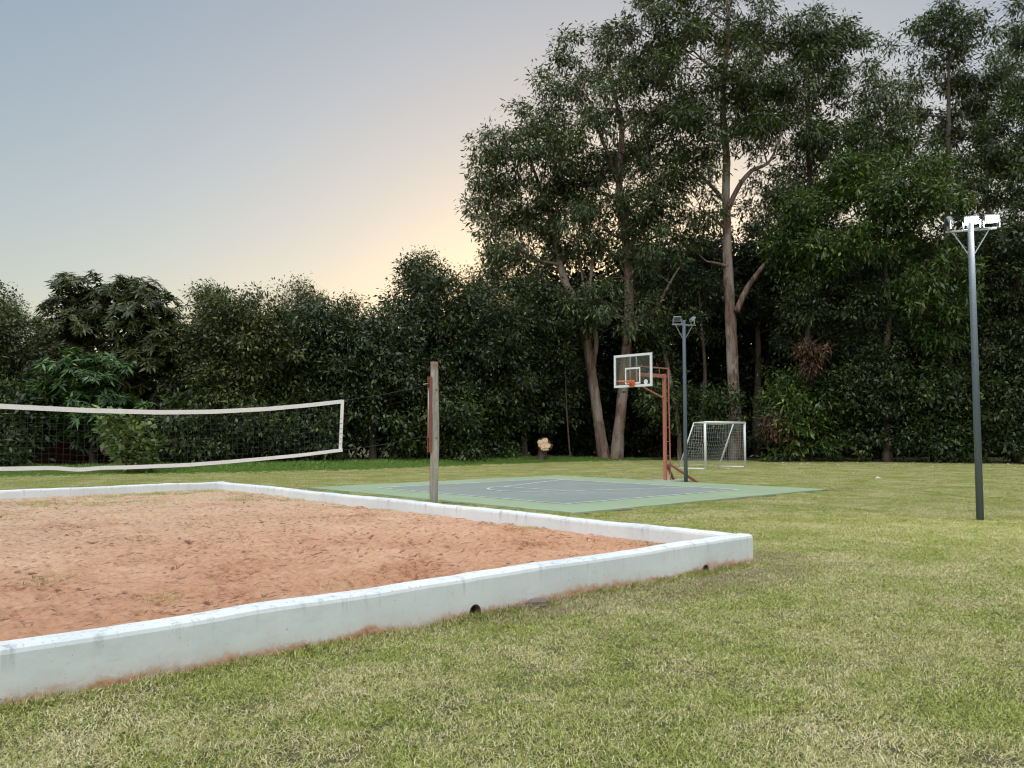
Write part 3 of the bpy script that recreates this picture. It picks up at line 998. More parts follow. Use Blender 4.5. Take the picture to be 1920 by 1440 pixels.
tree('eucalyptus_tree', 'tallest eucalyptus with a thick pale trunk rising behind the white goal', at(1380, 866, Y3)[:2], 'euc',
     px_lobes([(1262, 40, 46), (1320, 10, 55), (1300, 95, 52), (1370, 60, 58), (1430, 30, 58), (1255, 130, 36), (1395, 140, 54), (1460, 110, 54), (1310, 190, 46),
               (1300, 300, 46), (1255, 400, 42), (1320, 395, 40), (1440, 210, 52), (1490, 180, 46), (1470, 270, 46), (1420, 250, 40), (1350, -60, 70), (1480, -60, 70),
               (1240, -10, 40), (1500, 60, 50), (1430, 340, 34), (1330, 250, 40), (1290, 450, 40), (1385, 230, 42), (1350, 150, 46), (1285, 240, 46), (1275, 345, 44), (1450, 400, 42), (1490, 370, 44), (1520, 120, 46)], Y3, 1.8, 3),
     [e3, e3b, e3c, e3d, e3e], 'bark_pale', 73, 'tall eucalyptus trees', limb=0.12)

# ---- tall trees on the right
def tall(label, rows, tx, Y, seed, bark='bark_dark', sp='euc', r0=0.3, top=None, cover=1.15, name='tall_tree'):
    t0 = min(r[1] for r in rows) if top is None else top
    return tree(name, label, at(tx, 868, Y)[:2], sp, px_lobes(rows, Y, 1.6, seed), [straight(tx, 868, t0 + 60, Y, r0, 0.08, seed)], bark, seed, 'tall trees at the wood edge', cover, limb=0.1)

tall('tall airy tree just right of the thick pale eucalyptus', [(1555, 70, 48), (1600, 115, 46), (1540, 160, 48), (1620, 190, 44), (1500, 250, 48), (1560, 270, 48), (1615, 270, 40), (1530, 350, 46), (1590, 60, 36), (1480, 350, 40)], 1517, 49, 81)
tall('tall tree with a rounded separate top showing sky below it', [(1765, 40, 48), (1725, 70, 36), (1810, 75, 42), (1755, 150, 46), (1700, 190, 40), (1810, 180, 42), (1750, 235, 44), (1690, 255, 40), (1815, 260, 46), (1760, 320, 50)], 1775, 50, 82)
tall('dark tall tree closing the photo beyond the lit lamp post', [(1905, 150, 44), (1940, 50, 46), (1890, 250, 50), (1930, 210, 56), (1870, 330, 52), (1930, 330, 60), (1985, 150, 70), (1990, 300, 70), (1850, 280, 34)], 1935, 49, 83, cover=1.3)
tall('dark open treetop between the airy tree and the separate rounded top', [(1650, 230, 44), (1680, 300, 46), (1610, 330, 46), (1720, 300, 40), (1640, 160, 34)], 1640, 56, 88, cover=.9)
tall('dark open treetop between the rounded top and the tall edge tree', [(1850, 190, 40), (1880, 120, 34), (1830, 330, 46), (1790, 390, 46), (1860, 400, 50)], 1850, 56, 89, cover=.9)
tall('dark mid-height tree filling the gap behind the thick pale trunk', [(1425, 440, 46), (1475, 430, 44), (1330, 480, 46), (1285, 505, 44), (1440, 515, 46), (1400, 570, 46), (1235, 520, 44), (1250, 585, 46), (1340, 575, 46), (1470, 590, 46)], 1420, 52.5, 90, sp='dense', cover=1.2)
tall('dark mid-height tree behind the bright green spreading one', [(1600, 480, 50), (1700, 520, 50), (1780, 460, 50), (1850, 470, 46), (1560, 430, 44), (1830, 560, 46), (1680, 620, 50), (1600, 660, 46), (1515, 490, 44), (1750, 600, 46)], 1610, 51, 91, sp='dense', cover=1.3)
# ---- middle storey, lit by the lamp
YM = 43.5
tall('bright green spreading tree lit by the lamp', [(1600, 370, 48), (1525, 415, 46), (1670, 365, 48), (1735, 385, 44), (1480, 470, 36), (1545, 480, 44), (1630, 450, 48), (1705, 455, 46), (1585, 330, 36), (1660, 320, 36), (1500, 395, 30), (1740, 330, 36)], 1662, YM, 84, sp='bright', r0=0.2, top=340, cover=1.9)
tall('darker leafy tree with a slim trunk between goal and lit lamp post', [(1515, 560, 44), (1570, 610, 46), (1620, 570, 44), (1500, 640, 44), (1640, 640, 44), (1560, 540, 40), (1690, 560, 40)], 1517, YM + 1.2, 85, sp='dense', r0=0.24, top=420, cover=1.5)
tall('small yellow-green tree just left of the lit lamp post', [(1745, 590, 40), (1790, 565, 42), (1815, 610, 36), (1765, 630, 36), (1725, 545, 36), (1800, 510, 36)], 1782, YM - .5, 86, sp='bright', r0=0.16, top=560, cover=1.5)
tall('full leafy tree at the photo edge right of the lit lamp post', [(1880, 450, 46), (1915, 530, 54), (1870, 590, 48), (1930, 430, 50), (1900, 650, 52), (1960, 600, 60), (1850, 520, 36), (1960, 480, 60)], 1905, YM - .5, 87, sp='dense', r0=0.2, top=430, cover=1.5)
# ---- shrub bank on the right
BK = [('shrub beside the tall eucalyptus trunk, just right of the goal', (1400, 500, 690, 868), 45.5, 'shrub'),
      ('bright sprawling shrub in front of the dead brown leaves', (1430, 1560, 680, 866), 44.5, 'bright'),
      ('dark shrub in the bank left of the slim trunks', (1520, 1640, 680, 866), 44.5, 'shrub'),
      ('dark shrub in the middle of the hedge bank', (1600, 1720, 650, 866), 44, 'dense'),
      ('layered leafy shrub left of the lit lamp post', (1690, 1830, 680, 867), 43.2, 'shrub'),
      ('leafy shrub behind the lit lamp post', (1790, 1900, 660, 868), 42.8, 'shrub'),
      ('tall leafy shrub at the photo edge beyond the lit lamp post', (1860, 1990, 640, 870), 42, 'dense'),
      ('dark shrub between the two eucalyptus trunks and the hoop pole', (1170, 1270, 700, 862), 54, 'dense'),
      ('dark shrub behind the white goal', (1250, 1400, 710, 862), 54, 'dense'),
      ('dark undergrowth shrub between stump and forked eucalyptus', (1020, 1130, 700, 862), 54, 'dense')]
for i, (lb, env, Y, sp) in enumerate(BK):
    left_tree('shrub', lb, sp, env, Y, 11, 42, 100 + i, (env[0] + env[1]) / 2, 0.05, 'shrubs along the wood edge', cat='shrub', limb=0.03)
# slim understory trunks and saplings near the eucalyptus
for i, (lb, rows, lob) in enumerate([
        ('thin bent bare sapling just right of the cut stump', [(1070, 868, .05), (1066, 820, .045), (1062, 760, .04), (1060, 700, .03), (1058, 640, .02)], [(1058, 640, 30), (1045, 690, 28), (1075, 600, 30)]),
        ('slim mossy leaning tree behind the hoop pole', [(1275, 868, .14), (1272, 800, .13), (1262, 740, .13), (1250, 680, .12), (1240, 620, .10), (1232, 560, .06)], [(1235, 640, 30), (1250, 690, 26), (1228, 560, 34), (1255, 590, 30)]),
        ('slim dark tree left of the thick pale eucalyptus trunk', [(1320, 868, .12), (1318, 780, .11), (1322, 700, .10), (1316, 620, .08), (1310, 540, .05)], [(1310, 560, 36), (1330, 620, 34), (1290, 610, 34), (1340, 540, 34), (1280, 530, 36)])]):
    tree('slim_tree', lb, at(rows[0][0], 866, 46.5 + i)[:2], 'dense', px_lobes(lob, 46.5 + i, 1, i), [path(rows, 46.5 + i)], 'bark_pale' if i == 1 else 'bark_dark', 120 + i, 'slim understory trees', limb=0.03)
# dead leaf clumps hanging in the bank
for i, (lb, lob, Y) in enumerate([('clump of dead brown leaves low in the shrub bank right of the goal', [(1458, 792, 18), (1468, 812, 16), (1446, 806, 14)], 43.6),
                                  ('clump of dead brown leaves hanging on the slim trunk between goal and lamp', [(1508, 655, 14), (1535, 662, 14), (1520, 688, 10)], 43.4)]):
    o, _ = crown_object('dead_foliage', px_lobes(lob, Y, .2, i), 'dead', None, (0, 0, 0), 130 + i, 1.0)
    tag(o, lb, 'dead leaves', 'dead leaf clumps')

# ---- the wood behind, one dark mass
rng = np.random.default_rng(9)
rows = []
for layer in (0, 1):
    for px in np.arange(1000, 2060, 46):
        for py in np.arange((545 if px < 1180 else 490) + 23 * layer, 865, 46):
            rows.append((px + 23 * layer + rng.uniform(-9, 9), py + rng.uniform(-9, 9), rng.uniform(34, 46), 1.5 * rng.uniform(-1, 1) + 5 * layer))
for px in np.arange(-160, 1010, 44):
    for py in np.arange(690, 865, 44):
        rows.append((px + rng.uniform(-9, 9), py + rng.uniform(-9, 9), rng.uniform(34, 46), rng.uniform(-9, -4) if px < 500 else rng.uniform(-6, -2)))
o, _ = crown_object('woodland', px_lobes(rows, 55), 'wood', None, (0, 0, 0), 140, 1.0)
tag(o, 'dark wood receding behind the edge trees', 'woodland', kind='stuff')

# ------------------------------------------------------------------ dark red wall glimpsed at the left
wall = empty('garden_wall', (-19.0, 41.5, 0), math.radians(38))
tag(wall, 'dark red garden wall glimpsed under the mango trees behind the net', 'wall')
b = MB(); b.box((3.0, 0, 1.15), (16, 0.25, 2.3)); b.build('wall_body', M['brick_red'], wall)
b = MB(); b.box((3.0, 0, 2.33), (16.1, 0.34, 0.06)); b.build('coping', M['concrete'], wall)

# ------------------------------------------------------------------ stump
st = empty('tree_stump', (1.588, 44.4, 0))
tag(st, 'leaning cut tree stump with a pale splintered top at the lawn edge', 'stump')
b = MB()
prof = [(-.10, 0, -.1, .34), (-.04, 0, .15, .27), (.02, 0, .4, .24), (.06, -.02, .6, .25), (.10, -.03, .8, .34), (.14, 0, .98, .36), (.22, .12, 1.14, .22)]
s = spline(prof, 4); b.tube(s[:, :3], s[:, 3], 16, True, 0.1, 5)
b.tube([(.2, 0, .62), (.42, -.1, .78), (.48, -.12, .95)], [.15, .15, .13], 10, True, 0.12, 6)
b.build('trunk', M['bark_dark'], st)
b = MB(); rs = random.Random(8); vs = []; fs = []
R0 = Matrix.Rotation(math.radians(-62), 3, 'X')
n = 18
for ring, (rr, hh) in enumerate(((1.0, 0), (0.98, .06), (.6, .12), (.2, .15))):
    for i in range(n):
        a = 2 * math.pi * i / n
        k = 1 + (rs.uniform(-.38, .2) if ring < 2 else rs.uniform(-.15, .15))
        p = Vector((.32 * rr * k * math.cos(a), .42 * rr * k * math.sin(a), hh + rs.uniform(-.03, .03)))
        q = Matrix.Rotation(math.radians(62), 3, 'X') @ p
        vs.append(q + Vector((.08, -.36, 0.90)))
for r_ in range(3):
    for i in range(n):
        fs.append((r_ * n + i, r_ * n + (i + 1) % n, (r_ + 1) * n + (i + 1) % n, (r_ + 1) * n + i))
fs.append(tuple(3 * n + i for i in range(n))); fs.append(tuple(reversed(range(n))))
b.add(vs, fs); b.build('cut_face', M['cut_wood'], st)

# ------------------------------------------------------------------ volleyball posts and net
PB = 6.2
def net_post(a, label, side):
    t = empty('net_post', L(a, PB), ANG)
    tag(t, label, 'post', 'volleyball net posts')
    b = MB()
    pts = [(0, 0, -.2, .066), (.0, 0, .5, .068), (.008, 0, 1.0, .074), (.012, 0, 1.6, .074), (0, 0, 2.1, .070), (-.006, 0, 2.5, .067), (-.008, 0, 2.74, .066)]
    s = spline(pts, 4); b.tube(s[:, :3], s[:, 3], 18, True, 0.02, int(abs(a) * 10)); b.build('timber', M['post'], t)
    b = MB(); x = -side * 0.105
    b.box((x, -.03, 1.83), (.05, .012, 1.30), bevel=.003); b.box((x, .03, 1.83), (.05, .012, 1.30), bevel=.003); b.box((x + side * .022, 0, 1.83), (.008, .05, 1.28))
    b.build('rusty_channel', M['rust'], t)
    b = MB(); b.tube([(x - side * .02, 0, 1.42), (x - side * .02, 0, 2.28)], .013, 8); b.build('sliding_bar', M['galv'], t)
    for z in (1.44, 2.27):
        b = MB(); b.tube([(x - side * .05, 0, z), (side * .085, 0, z)], .011, 8)
        b.box((side * .075 - side * .15 * 0, 0, z), (.02, .04, .04), bevel=.004)
        b.tube([(-side * .01, -.078, z - .015), (-side * .01, -.062, z - .015)], .016, 10)
        b.build('bolt', M['rust'], t)
    b = MB(); b.tube([(x - side * .02, 0, 2.36), (x - side * .14, 0, 2.34)], .009, 8); b.build('hook', M['galv'], t)
    b = MB(); b.tube([(-side * .13, -.03, .34), (-side * .125, -.03, .6), (-side * .12, -.02, .8), (-side * .09, 0, 1.0)], .003, 5); b.build('loose_wire', M['rust'], t)
    return t
net_post(0.085, 'weathered grey timber net post with rusty channel beside the green court', 1)
net_post(-W - 0.085, 'timber net post at the far end of the net outside the photo', -1)

nt = empty('volleyball_net', L(-1.74, PB), ANG)
tag(nt, 'sagging black volleyball net edged in white tape over the sand court', 'net')
NA1, NA0 = -1.74, -W + 1.6
def on_net(px, py):
    """Point of the net plane (b = PB) seen at a place of the photograph, as (a, z)."""
    d = np.array(((px - 960) / 1560, _c - (720 - py) / 1560 * _s, _s + (720 - py) / 1560 * _c))
    o = np.array((0, 0, EYE))
    t = ((CORNER + PB * V - o) @ V) / (d @ V)
    p = o + d * t
    return ((p - CORNER) @ U, p[2])
top = sorted(on_net(x, y) for x, y in ((0, 757), (160, 765), (300, 769), (400, 768), (500, 763), (580, 756), (643, 749)))
bot = sorted(on_net(x, y) for x, y in ((0, 883), (100, 881), (150, 885), (190, 881), (240, 880), (350, 875), (430, 869), (500, 863), (560, 857), (636, 847)))
def curve(rows, a, far):
    xs_ = [far[0]] + [r[0] for r in rows]; zs_ = [far[1]] + [r[1] for r in rows]
    return np.interp(a, xs_, zs_)
aa = np.linspace(NA0, NA1, 78)
zt = curve(top, aa, (NA0, top[0][1] + 0.10)); zb = curve(bot, aa, (NA0, bot[0][1] + 0.05))
for arr in (zt, zb):
    arr[1:-1] = (arr[:-2] + 2 * arr[1:-1] + arr[2:]) / 4
rs = random.Random(4)
yb = np.array([0.03 * math.sin(i * .23) + rs.uniform(-.006, .006) for i in range(len(aa))])
def tape(z0, z1, name, ya):
    b = MB(); vs = []; fs = []
    for i, a in enumerate(aa):
        for (yy, zz) in ((-.006, z0[i]), (.006, z0[i]), (.006, z1[i]), (-.006, z1[i])):
            vs.append((a - NA1, ya[i] + yy, zz))
    n = len(aa)
    for i in range(n - 1):
        for j in range(4):
            fs.append((i * 4 + j, (i + 1) * 4 + j, (i + 1) * 4 + (j + 1) % 4, i * 4 + (j + 1) % 4))
    fs.append((0, 1, 2, 3)); fs.append(tuple((n - 1) * 4 + j for j in (3, 2, 1, 0)))
    b.add(vs, fs); return b.build(name, M['tape'], nt)
tape(zt - .06, zt, 'top_tape', yb * 0)
tape(zb, zb + .05, 'bottom_tape', yb)
for (a, k) in ((NA1, -1), (NA0, 0)):
    b = MB(); b.bar((a - NA1 - .025, 0, zb[k] + .004), (a - NA1 + .005, 0, zt[k] - .004), .05, .014, up=(0, 1, 0)); b.build('side_tape', M['tape'], nt)
# cords
b = MB()
nh = 9
for j in range(1, nh):
    k = j / nh
    for i in range(len(aa) - 1):
        p = (aa[i] - NA1, yb[i] * (1 - k), (zb[i] + .05) * (1 - k) + (zt[i] - .06) * k)
        q = (aa[i + 1] - NA1, yb[i + 1] * (1 - k), (zb[i + 1] + .05) * (1 - k) + (zt[i + 1] - .06) * k)
        b.bar(p, q, .0035)
for i in range(1, len(aa) - 1):
    b.bar((aa[i] - NA1, yb[i], zb[i] + .05), (aa[i] - NA1, 0, zt[i] - .06), .0028)
b.build('mesh_cords', M['net_black'], nt)['kind'] = 'stuff'
b = MB(); e = -NA1 - 0.06
for (z0, z1) in ((zt[-1] - .02, 2.33), (zb[-1] + .02, 1.46)):
    b = MB(); b.tube([(0, 0, z0), (e * .5, 0, (z0 + z1) / 2 - .02), (e, 0, z1)], .005, 5); b.build('tension_rope', M['net_black'], nt)
for (z0, z1) in ((zt[0] - .02, 2.33), (zb[0] + .02, 1.46)):
    b = MB(); b.tube([(NA0 - NA1, 0, z0), (-W + .06 - NA1, 0, z1)], .0035, 5); b.build('tension_rope', M['net_black'], nt)

# ------------------------------------------------------------------ basketball hoop
hp = empty('basketball_hoop', L(12.55, BM), ANG)
tag(hp, 'faded red steel basketball hoop with a clear white framed backboard', 'hoop')
def hb(name, mat, parent=hp): return lambda b: b.build(name, M[mat], parent)
b = MB(); b.box((0, 0, 1.64), (.095, .095, 3.46), bevel=.008); b.build('pole', M['red_metal'], hp)
b = MB(); b.box((-.80, 0, 3.30), (1.48, .09, .11), bevel=.008); b.build('arm', M['red_metal'], hp)
b = MB(); b.bar((.27, 0, -.1), (.21, 0, 3.55), .04, .04, bevel=.004); b.build('rear_upright', M['red_metal'], hp)
b = MB(); b.bar((.21, 0, 3.55), (-1.48, 0, 3.55), .038, .038, bevel=.004); b.build('top_bar', M['red_metal'], hp)
for z in (.35, .8, 1.25, 1.7, 2.15, 2.6):
    x = .27 - .06 * (z + .1) / 3.65
    b = MB(); b.tube([(.04, 0, z), (x, 0, z)], .012, 6); b.build('rung', M['red_metal'], hp)
b = MB(); b.tube([(-.25, 0, 3.36), (-.25, 0, 3.54)], .014, 6); b.build('arm_tie', M['red_metal'], hp)
b = MB(); b.bar((-.06, 0, 2.62), (-1.46, 0, 3.05), .04, .04); b.build('brace', M['red_metal'], hp)
b = MB(); b.bar((.10, -.07, .56), (.36, -.95, .0), .07, .07, bevel=.006); b.build('ground_brace', M['dark_red_metal'], hp)
b = MB(); b.bar((.09, .0, .52), (.62, .12, .0), .07, .07, bevel=.006); b.build('ground_brace', M['dark_red_metal'], hp)
b = MB(); b.box((.36, .1, .02), (1.0, .9, .05), bevel=.01); b.build('footing', M['concrete'], hp)
bd = empty('backboard', (-1.55, 0, 3.40)); bd.parent = hp
bw, bh, fw = 1.46, 1.0, .072
for nm, c, s in (('frame_rail', (0, 0, bh / 2 - fw / 2), (.045, bw, fw)), ('frame_rail', (0, 0, -bh / 2 + fw / 2), (.045, bw, fw)),
                 ('frame_stile', (0, bw / 2 - fw / 2, 0), (.043, fw, bh - 2 * fw)), ('frame_stile', (0, -bw / 2 + fw / 2, 0), (.043, fw, bh - 2 * fw))):
    b = MB(); b.box(c, s, bevel=.004); b.build(nm, M['white_metal'], bd)
b = MB(); b.box((0, 0, 0), (.012, bw - 2 * fw + .01, bh - 2 * fw + .01)); b.build('clear_panel', M['glass'], bd)
for yv in (.12, -.12):
    b = MB(); b.box((.03, yv, .0), (.022, .045, bh - 2 * fw)); b.build('support_bar', M['white_metal'], bd)
for c, s in (((-.009, 0, .07), (.004, .59, .05)), ((-.009, 0, -.38 + .0), (.004, .59, .05)), ((-.009, .27, -.155), (.004, .05, .395)), ((-.009, -.27, -.155), (.004, .05, .395))):
    b = MB(); b.box(c, s); b.build('target_line', M['white_metal'], bd)
b = MB(); b.tube([(-.010, -.50, -.36), (-.007, -.50, -.36)], .075, 20); b.build('round_sticker', M['white_metal'], bd)
b = MB(); b.box((.055, 0, -.13), (.025, .26, .42), bevel=.005); b.build('mounting_plate', M['red_metal'], bd)
rm = empty('rim', (-1.57, 0, 3.06)); rm.parent = hp
b = MB(); b.torus((-.40, 0, 0), .225, .011, 36, 8); b.build('ring', M['orange'], rm)
b = MB(); b.box((-.02, 0, -.05), (.03, .20, .20), bevel=.006)
for sy in (-1, 1):
    b.bar((-.03, sy * .08, .0), (-.20, sy * .11, 0.0), .02, .012)
    b.bar((-.03, sy * .07, -.12), (-.185, sy * .085, -.012), .016, .016)
b.box((-.10, 0, -.035), (.14, .16, .012)); b.build('bracket', M['orange'], rm)

# ------------------------------------------------------------------ floodlight posts
def flood(parent, loc, yaw, tilt, lit):
    f = empty('floodlight', loc, yaw); f.parent = parent
    R = Matrix.Rotation(tilt, 3, 'X')
    b = MB(); b.box((0, 0, 0), (.24, .055, .16), R, .008)
    for k in range(7): b.box(R @ Vector((-.09 + .03 * k, .042, 0)), (.006, .03, .13), R)
    b.build('housing', M['galv'], f)
    b = MB(); b.box(R @ Vector((0, -.031, 0)), (.19, .008, .11), R); b.build('lens', M['lit'] if lit else M['lens'], f)
    b = MB()
    for sx in (-1, 1): b.bar((sx * .132, 0, 0), (sx * .132, .0, -.15), .014, .03)
    b.box((0, 0, -.155), (.28, .03, .012)); b.build('bracket', M['galv'], f)
    return f
def lamp_post(loc, label, h, arm_yaw, floods, braces=True, lean=0.0):
    t = empty('floodlight_post', loc); tag(t, label, 'lamp post', 'floodlight posts'); t.rotation_euler = (0, lean, 0)
    b = MB(); b.tube([(0, 0, -.2), (0, 0, h * .5), (0, 0, h - .01), (0, 0, h)], [.062, .056, .052, .046], 18); b.build('pole', M['pole'], t)
    ar = Vector((math.cos(arm_yaw), math.sin(arm_yaw), 0))
    za = h - .14
    b = MB(); b.bar(-ar * .40 + Vector((0, 0, za)), ar * .40 + Vector((0, 0, za)), .035, .035, .004); b.build('cross_arm', M['galv'], t)
    for s in (-1, 1):
        b = MB(); b.bar(ar * s * .05 + Vector((0, 0, za - .42)), ar * s * .28 + Vector((0, 0, za - .02)), .018, .018); b.build('arm_brace', M['galv'], t)
    for (k, yaw, tilt, lit) in floods:
        flood(t, ar * k + Vector((0, 0, za + .18)), yaw, tilt, lit)
    return t
lp = lamp_post((8.094, 14.496, 0), 'slate grey floodlight post with two lit lamps on the lawn', 5.22, math.radians(-20),
               [(.02, math.radians(-32), math.radians(28), True), (.33, math.radians(-14), math.radians(32), True), (-.34, math.radians(-110), math.radians(25), False)])
lamp_post((5.325, 25.615, 0), 'slate grey floodlight post with unlit lamps beside the hoop', 5.0, math.radians(15),
          [(-.22, math.radians(-8), math.radians(12), False), (.30, math.radians(100), math.radians(40), False)])
for (dx, dy) in ((.04, -.12), (.38, -.22)):
    ld = bpy.data.lights.new('flood_beam', 'SPOT'); ld.energy = 150; ld.spot_size = math.radians(150); ld.spot_blend = 0.6; ld.color = (1.0, .95, .84); ld.shadow_soft_size = .12
    lo = bpy.data.objects.new('flood_beam', ld); COL.objects.link(lo); lo.parent = lp
    lo.location = (dx, dy, 5.22 + .02)
    lo.rotation_euler = (math.radians(60), 0, math.radians(150))

# ------------------------------------------------------------------ football goal
gl = empty('football_goal', (8.022, 34.623, 0), ANG)
tag(gl, 'small white football goal with sagging net in front of the trees', 'goal')
GW, GH, GT, GB = 3.0, 1.97, .55, 1.35
b = MB(); b.tube([(0, 0, 0), (0, 0, GH)], .05, 12); b.build('goal_post', M['white_metal'], gl)
b = MB(); b.tube([(GW, 0, 0), (GW, 0, GH)], .05, 12); b.build('goal_post', M['white_metal'], gl)
b = MB(); b.tube([(-.05, 0, GH + .0), (GW + .05, 0, GH)], .05, 12); b.build('crossbar', M['white_metal'], gl)
for x in (0, GW):
    b = MB(); b.tube([(x, .05, GH), (x, GT, GH - .02)], .028, 8); b.build('top_side_bar', M['white_metal'], gl)
    b = MB(); b.tube([(x, GT, GH - .02), (x, GB, .03)], .028, 8); b.build('rear_stay', M['white_metal'], gl)
    b = MB(); b.tube([(x, GB, .03), (x, 0, .04)], .032, 8); b.build('ground_bar', M['white_metal'], gl)
b = MB()
cw = .005
def cord(pts):
    for p, q in zip(pts[:-1], pts[1:]): b.bar(p, q, cw)
nxg, nyg = 22, 14
def back_pt(u_, v_):
    x = u_ * GW
    if v_ < .22:
        k = v_ / .22; y = .04 + (GT - .04) * k; z = GH - .02 - .06 * math.sin(math.pi * u_) * k
    else:
        k = (v_ - .22) / .78; y = GT + (GB - GT - .12) * k; z = (GH - .02) * (1 - k) + .12 * k
        bel = math.sin(math.pi * u_) ** .6 * math.sin(math.pi * k)
        y -= .35 * bel; z -= .10 * bel
        z -= .06 * math.sin(math.pi * u_) * (1 - k)
    return (x, y, z)
for i in range(nxg + 1): cord([back_pt(i / nxg, j / nyg) for j in range(nyg + 1)])
for j in range(nyg + 1): cord([back_pt(i / nxg, j / nyg) for i in range(nxg + 1)])
for x in (0, GW):
    for i in range(0, 12):
        y = GB * i / 12
        zt_ = GH - .02 if y <= GT else (GH - .02) * (1 - (y - GT) / (GB - GT)) + .03
        if zt_ > .25: cord([(x + .02 * math.sin(z_ * 5 + i), y + .03 * math.sin(z_ * 3), z_) for z_ in np.linspace(.15, zt_, 8)])
    for j in range(1, 17):
        z = GH * j / 17
        ym = GT + (GB - GT) * (1 - z / GH)
        cord([(x + .02 * math.sin(y_ * 6 + j), y_, z - .03 * math.sin(math.pi * y_ / ym)) for y_ in np.linspace(0.03, ym, 7)])
nb = b.build('net', M['net_white'], gl); nb['kind'] = 'stuff'

# ------------------------------------------------------------------ small things on the lawn
b = MB(); rs = random.Random(2)
vs = []
for i in range(9):
    a = i / 9 * 6.28
    vs += [(.16 * math.cos(a) * rs.uniform(.6, 1.1), .1 * math.sin(a) * rs.uniform(.6, 1.1), .0), (.10 * math.cos(a) * rs.uniform(.5, 1.2), .07 * math.sin(a), rs.uniform(.05, .11))]
vs.append((0, 0, .08))
b.add(vs, [(2 * i, (2 * i + 2) % 18, (2 * i + 3) % 18, 2 * i + 1) for i in range(9)] + [(2 * i + 1, (2 * i + 3) % 18, 18) for i in range(9)])
o = b.build('crumpled_paper', M['litter']); o.scale = (.6, .6, .6); o.location = (12.145, 27.72, .02)
tag(o, 'crumpled white paper lying on the lawn beyond the court corner', 'litter')
def rock(name, label, loc, s, seed):
    r = np.random.default_rng(seed)
    b = MB(); b.box((0, 0, 0), s, Matrix.Rotation(r.uniform(0, 3), 3, 'Z'), min(s) * .28)
    b.v = [tuple(np.array(p) * (1 + r.uniform(-.16, .16, 3))) for p in b.v]
    o = b.build(name, M['stone']); o.location = loc
    tag(o, label, 'stone'); return o
q = L(-3.56, -.06); rock('brick_fragment', 'broken brick lump resting against the front wall beside the drain hole', (q[0], q[1], .035), (.17, .08, .08), 3)
q = L(-3.74, -.05); rock('stone_chip', 'small dark stone chip beside the broken brick lump', (q[0], q[1], .02), (.08, .05, .04), 4)

# ------------------------------------------------------------------ grass
def blade_tile(name, n, rad, lmin, lmax, w, lie, mat, seed):
    """A round patch of bent blades, three faces each."""
    r = np.random.default_rng(seed)
    rr = rad * np.sqrt(r.random(n)); th = r.uniform(0, 2 * math.pi, n)
    base = np.c_[rr * np.cos(th), rr * np.sin(th), np.zeros(n)]
    az = r.uniform(0, 2 * math.pi, n)
    el = np.radians(r.uniform(lie[0], lie[1], n))
    ln = r.uniform(lmin, lmax, n)
    h = np.c_[np.cos(az), np.sin(az), np.zeros(n)]
    up = np.array((0, 0, 1.0))
    d1 = h * np.cos(el)[:, None] + up * np.sin(el)[:, None]
    e2 = el - np.radians(r.uniform(15, 60, n))
    d2 = unit(h * np.cos(e2)[:, None] + up * np.sin(e2)[:, None] + r.normal(size=(n, 3)) * .15)
    s = np.c_[-np.sin(az), np.cos(az), np.zeros(n)] + r.normal(size=(n, 3)) * .35
    s = unit(s) * (w * r.uniform(.6, 1.3, n) / 2)[:, None]
    m1 = base + d1 * (ln * .5)[:, None]
    tip = m1 + d2 * (ln * .5)[:, None]
    tip[:, 2] = np.maximum(tip[:, 2], .004)
    v = np.stack((base - s, base + s, m1 + s * .9, m1 - s * .9, tip), 1).reshape(-1, 3)
    k = np.arange(n)[:, None] * 5
    me = fast_mesh(name, v, k + np.array((0, 1, 2, 3)), k + np.array((3, 2, 4)))
    me.materials.append(mat)
    return bpy.data.objects.new(name, me)

def scatter(name, pts, rot, scl, protos, seed, label):
    r = np.random.default_rng(seed)
    me = bpy.data.meshes.new(name)
    me.vertices.add(len(pts)); me.vertices.foreach_set('co', np.asarray(pts, np.float32).ravel())
    for an, ty, val in (('rz', 'FLOAT', rot), ('sc', 'FLOAT', scl), ('pick', 'INT', r.integers(0, len(protos), len(pts)).astype(np.int32))):
        at_ = me.attributes.new(an, ty, 'POINT'); at_.data.foreach_set('value', val)
    o = link(name, me)
    col = bpy.data.collections.new(name + '_patches')
    for p_ in protos: col.objects.link(p_)
    ng = bpy.data.node_groups.new(name + '_scatter', 'GeometryNodeTree')
    ng.interface.new_socket('Geometry', in_out='INPUT', socket_type='NodeSocketGeometry')
    ng.interface.new_socket('Geometry', in_out='OUTPUT', socket_type='NodeSocketGeometry')
    N, K = ng.nodes, ng.links
    gi, go = N.new('NodeGroupInput'), N.new('NodeGroupOutput')
    ip = N.new('GeometryNodeInstanceOnPoints')
    ci = N.new('GeometryNodeCollectionInfo'); ci.inputs['Collection'].default_value = col
    ci.inputs['Separate Children'].default_value = True; ci.inputs['Reset Children'].default_value = True
    def attr(nm, ty):
        a = N.new('GeometryNodeInputNamedAttribute'); a.data_type = ty; a.inputs['Name'].default_value = nm
        return a.outputs['Attribute']
    cx_ = N.new('ShaderNodeCombineXYZ')
    K.new(attr('rz', 'FLOAT'), cx_.inputs[2])
    K.new(gi.outputs[0], ip.inputs['Points']); K.new(ci.outputs[0], ip.inputs['Instance'])
    ip.inputs['Pick Instance'].default_value = True
    K.new(attr('pick', 'INT'), ip.inputs['Instance Index'])
    K.new(cx_.outputs[0], ip.inputs['Rotation'])
    K.new(attr('sc', 'FLOAT'), ip.inputs['Scale'])
    K.new(ip.outputs[0], go.inputs[0])
    md = o.modifiers.new('scatter', 'NODES'); md.node_group = ng
    tag(o, label, 'grass', kind='stuff')
    return o

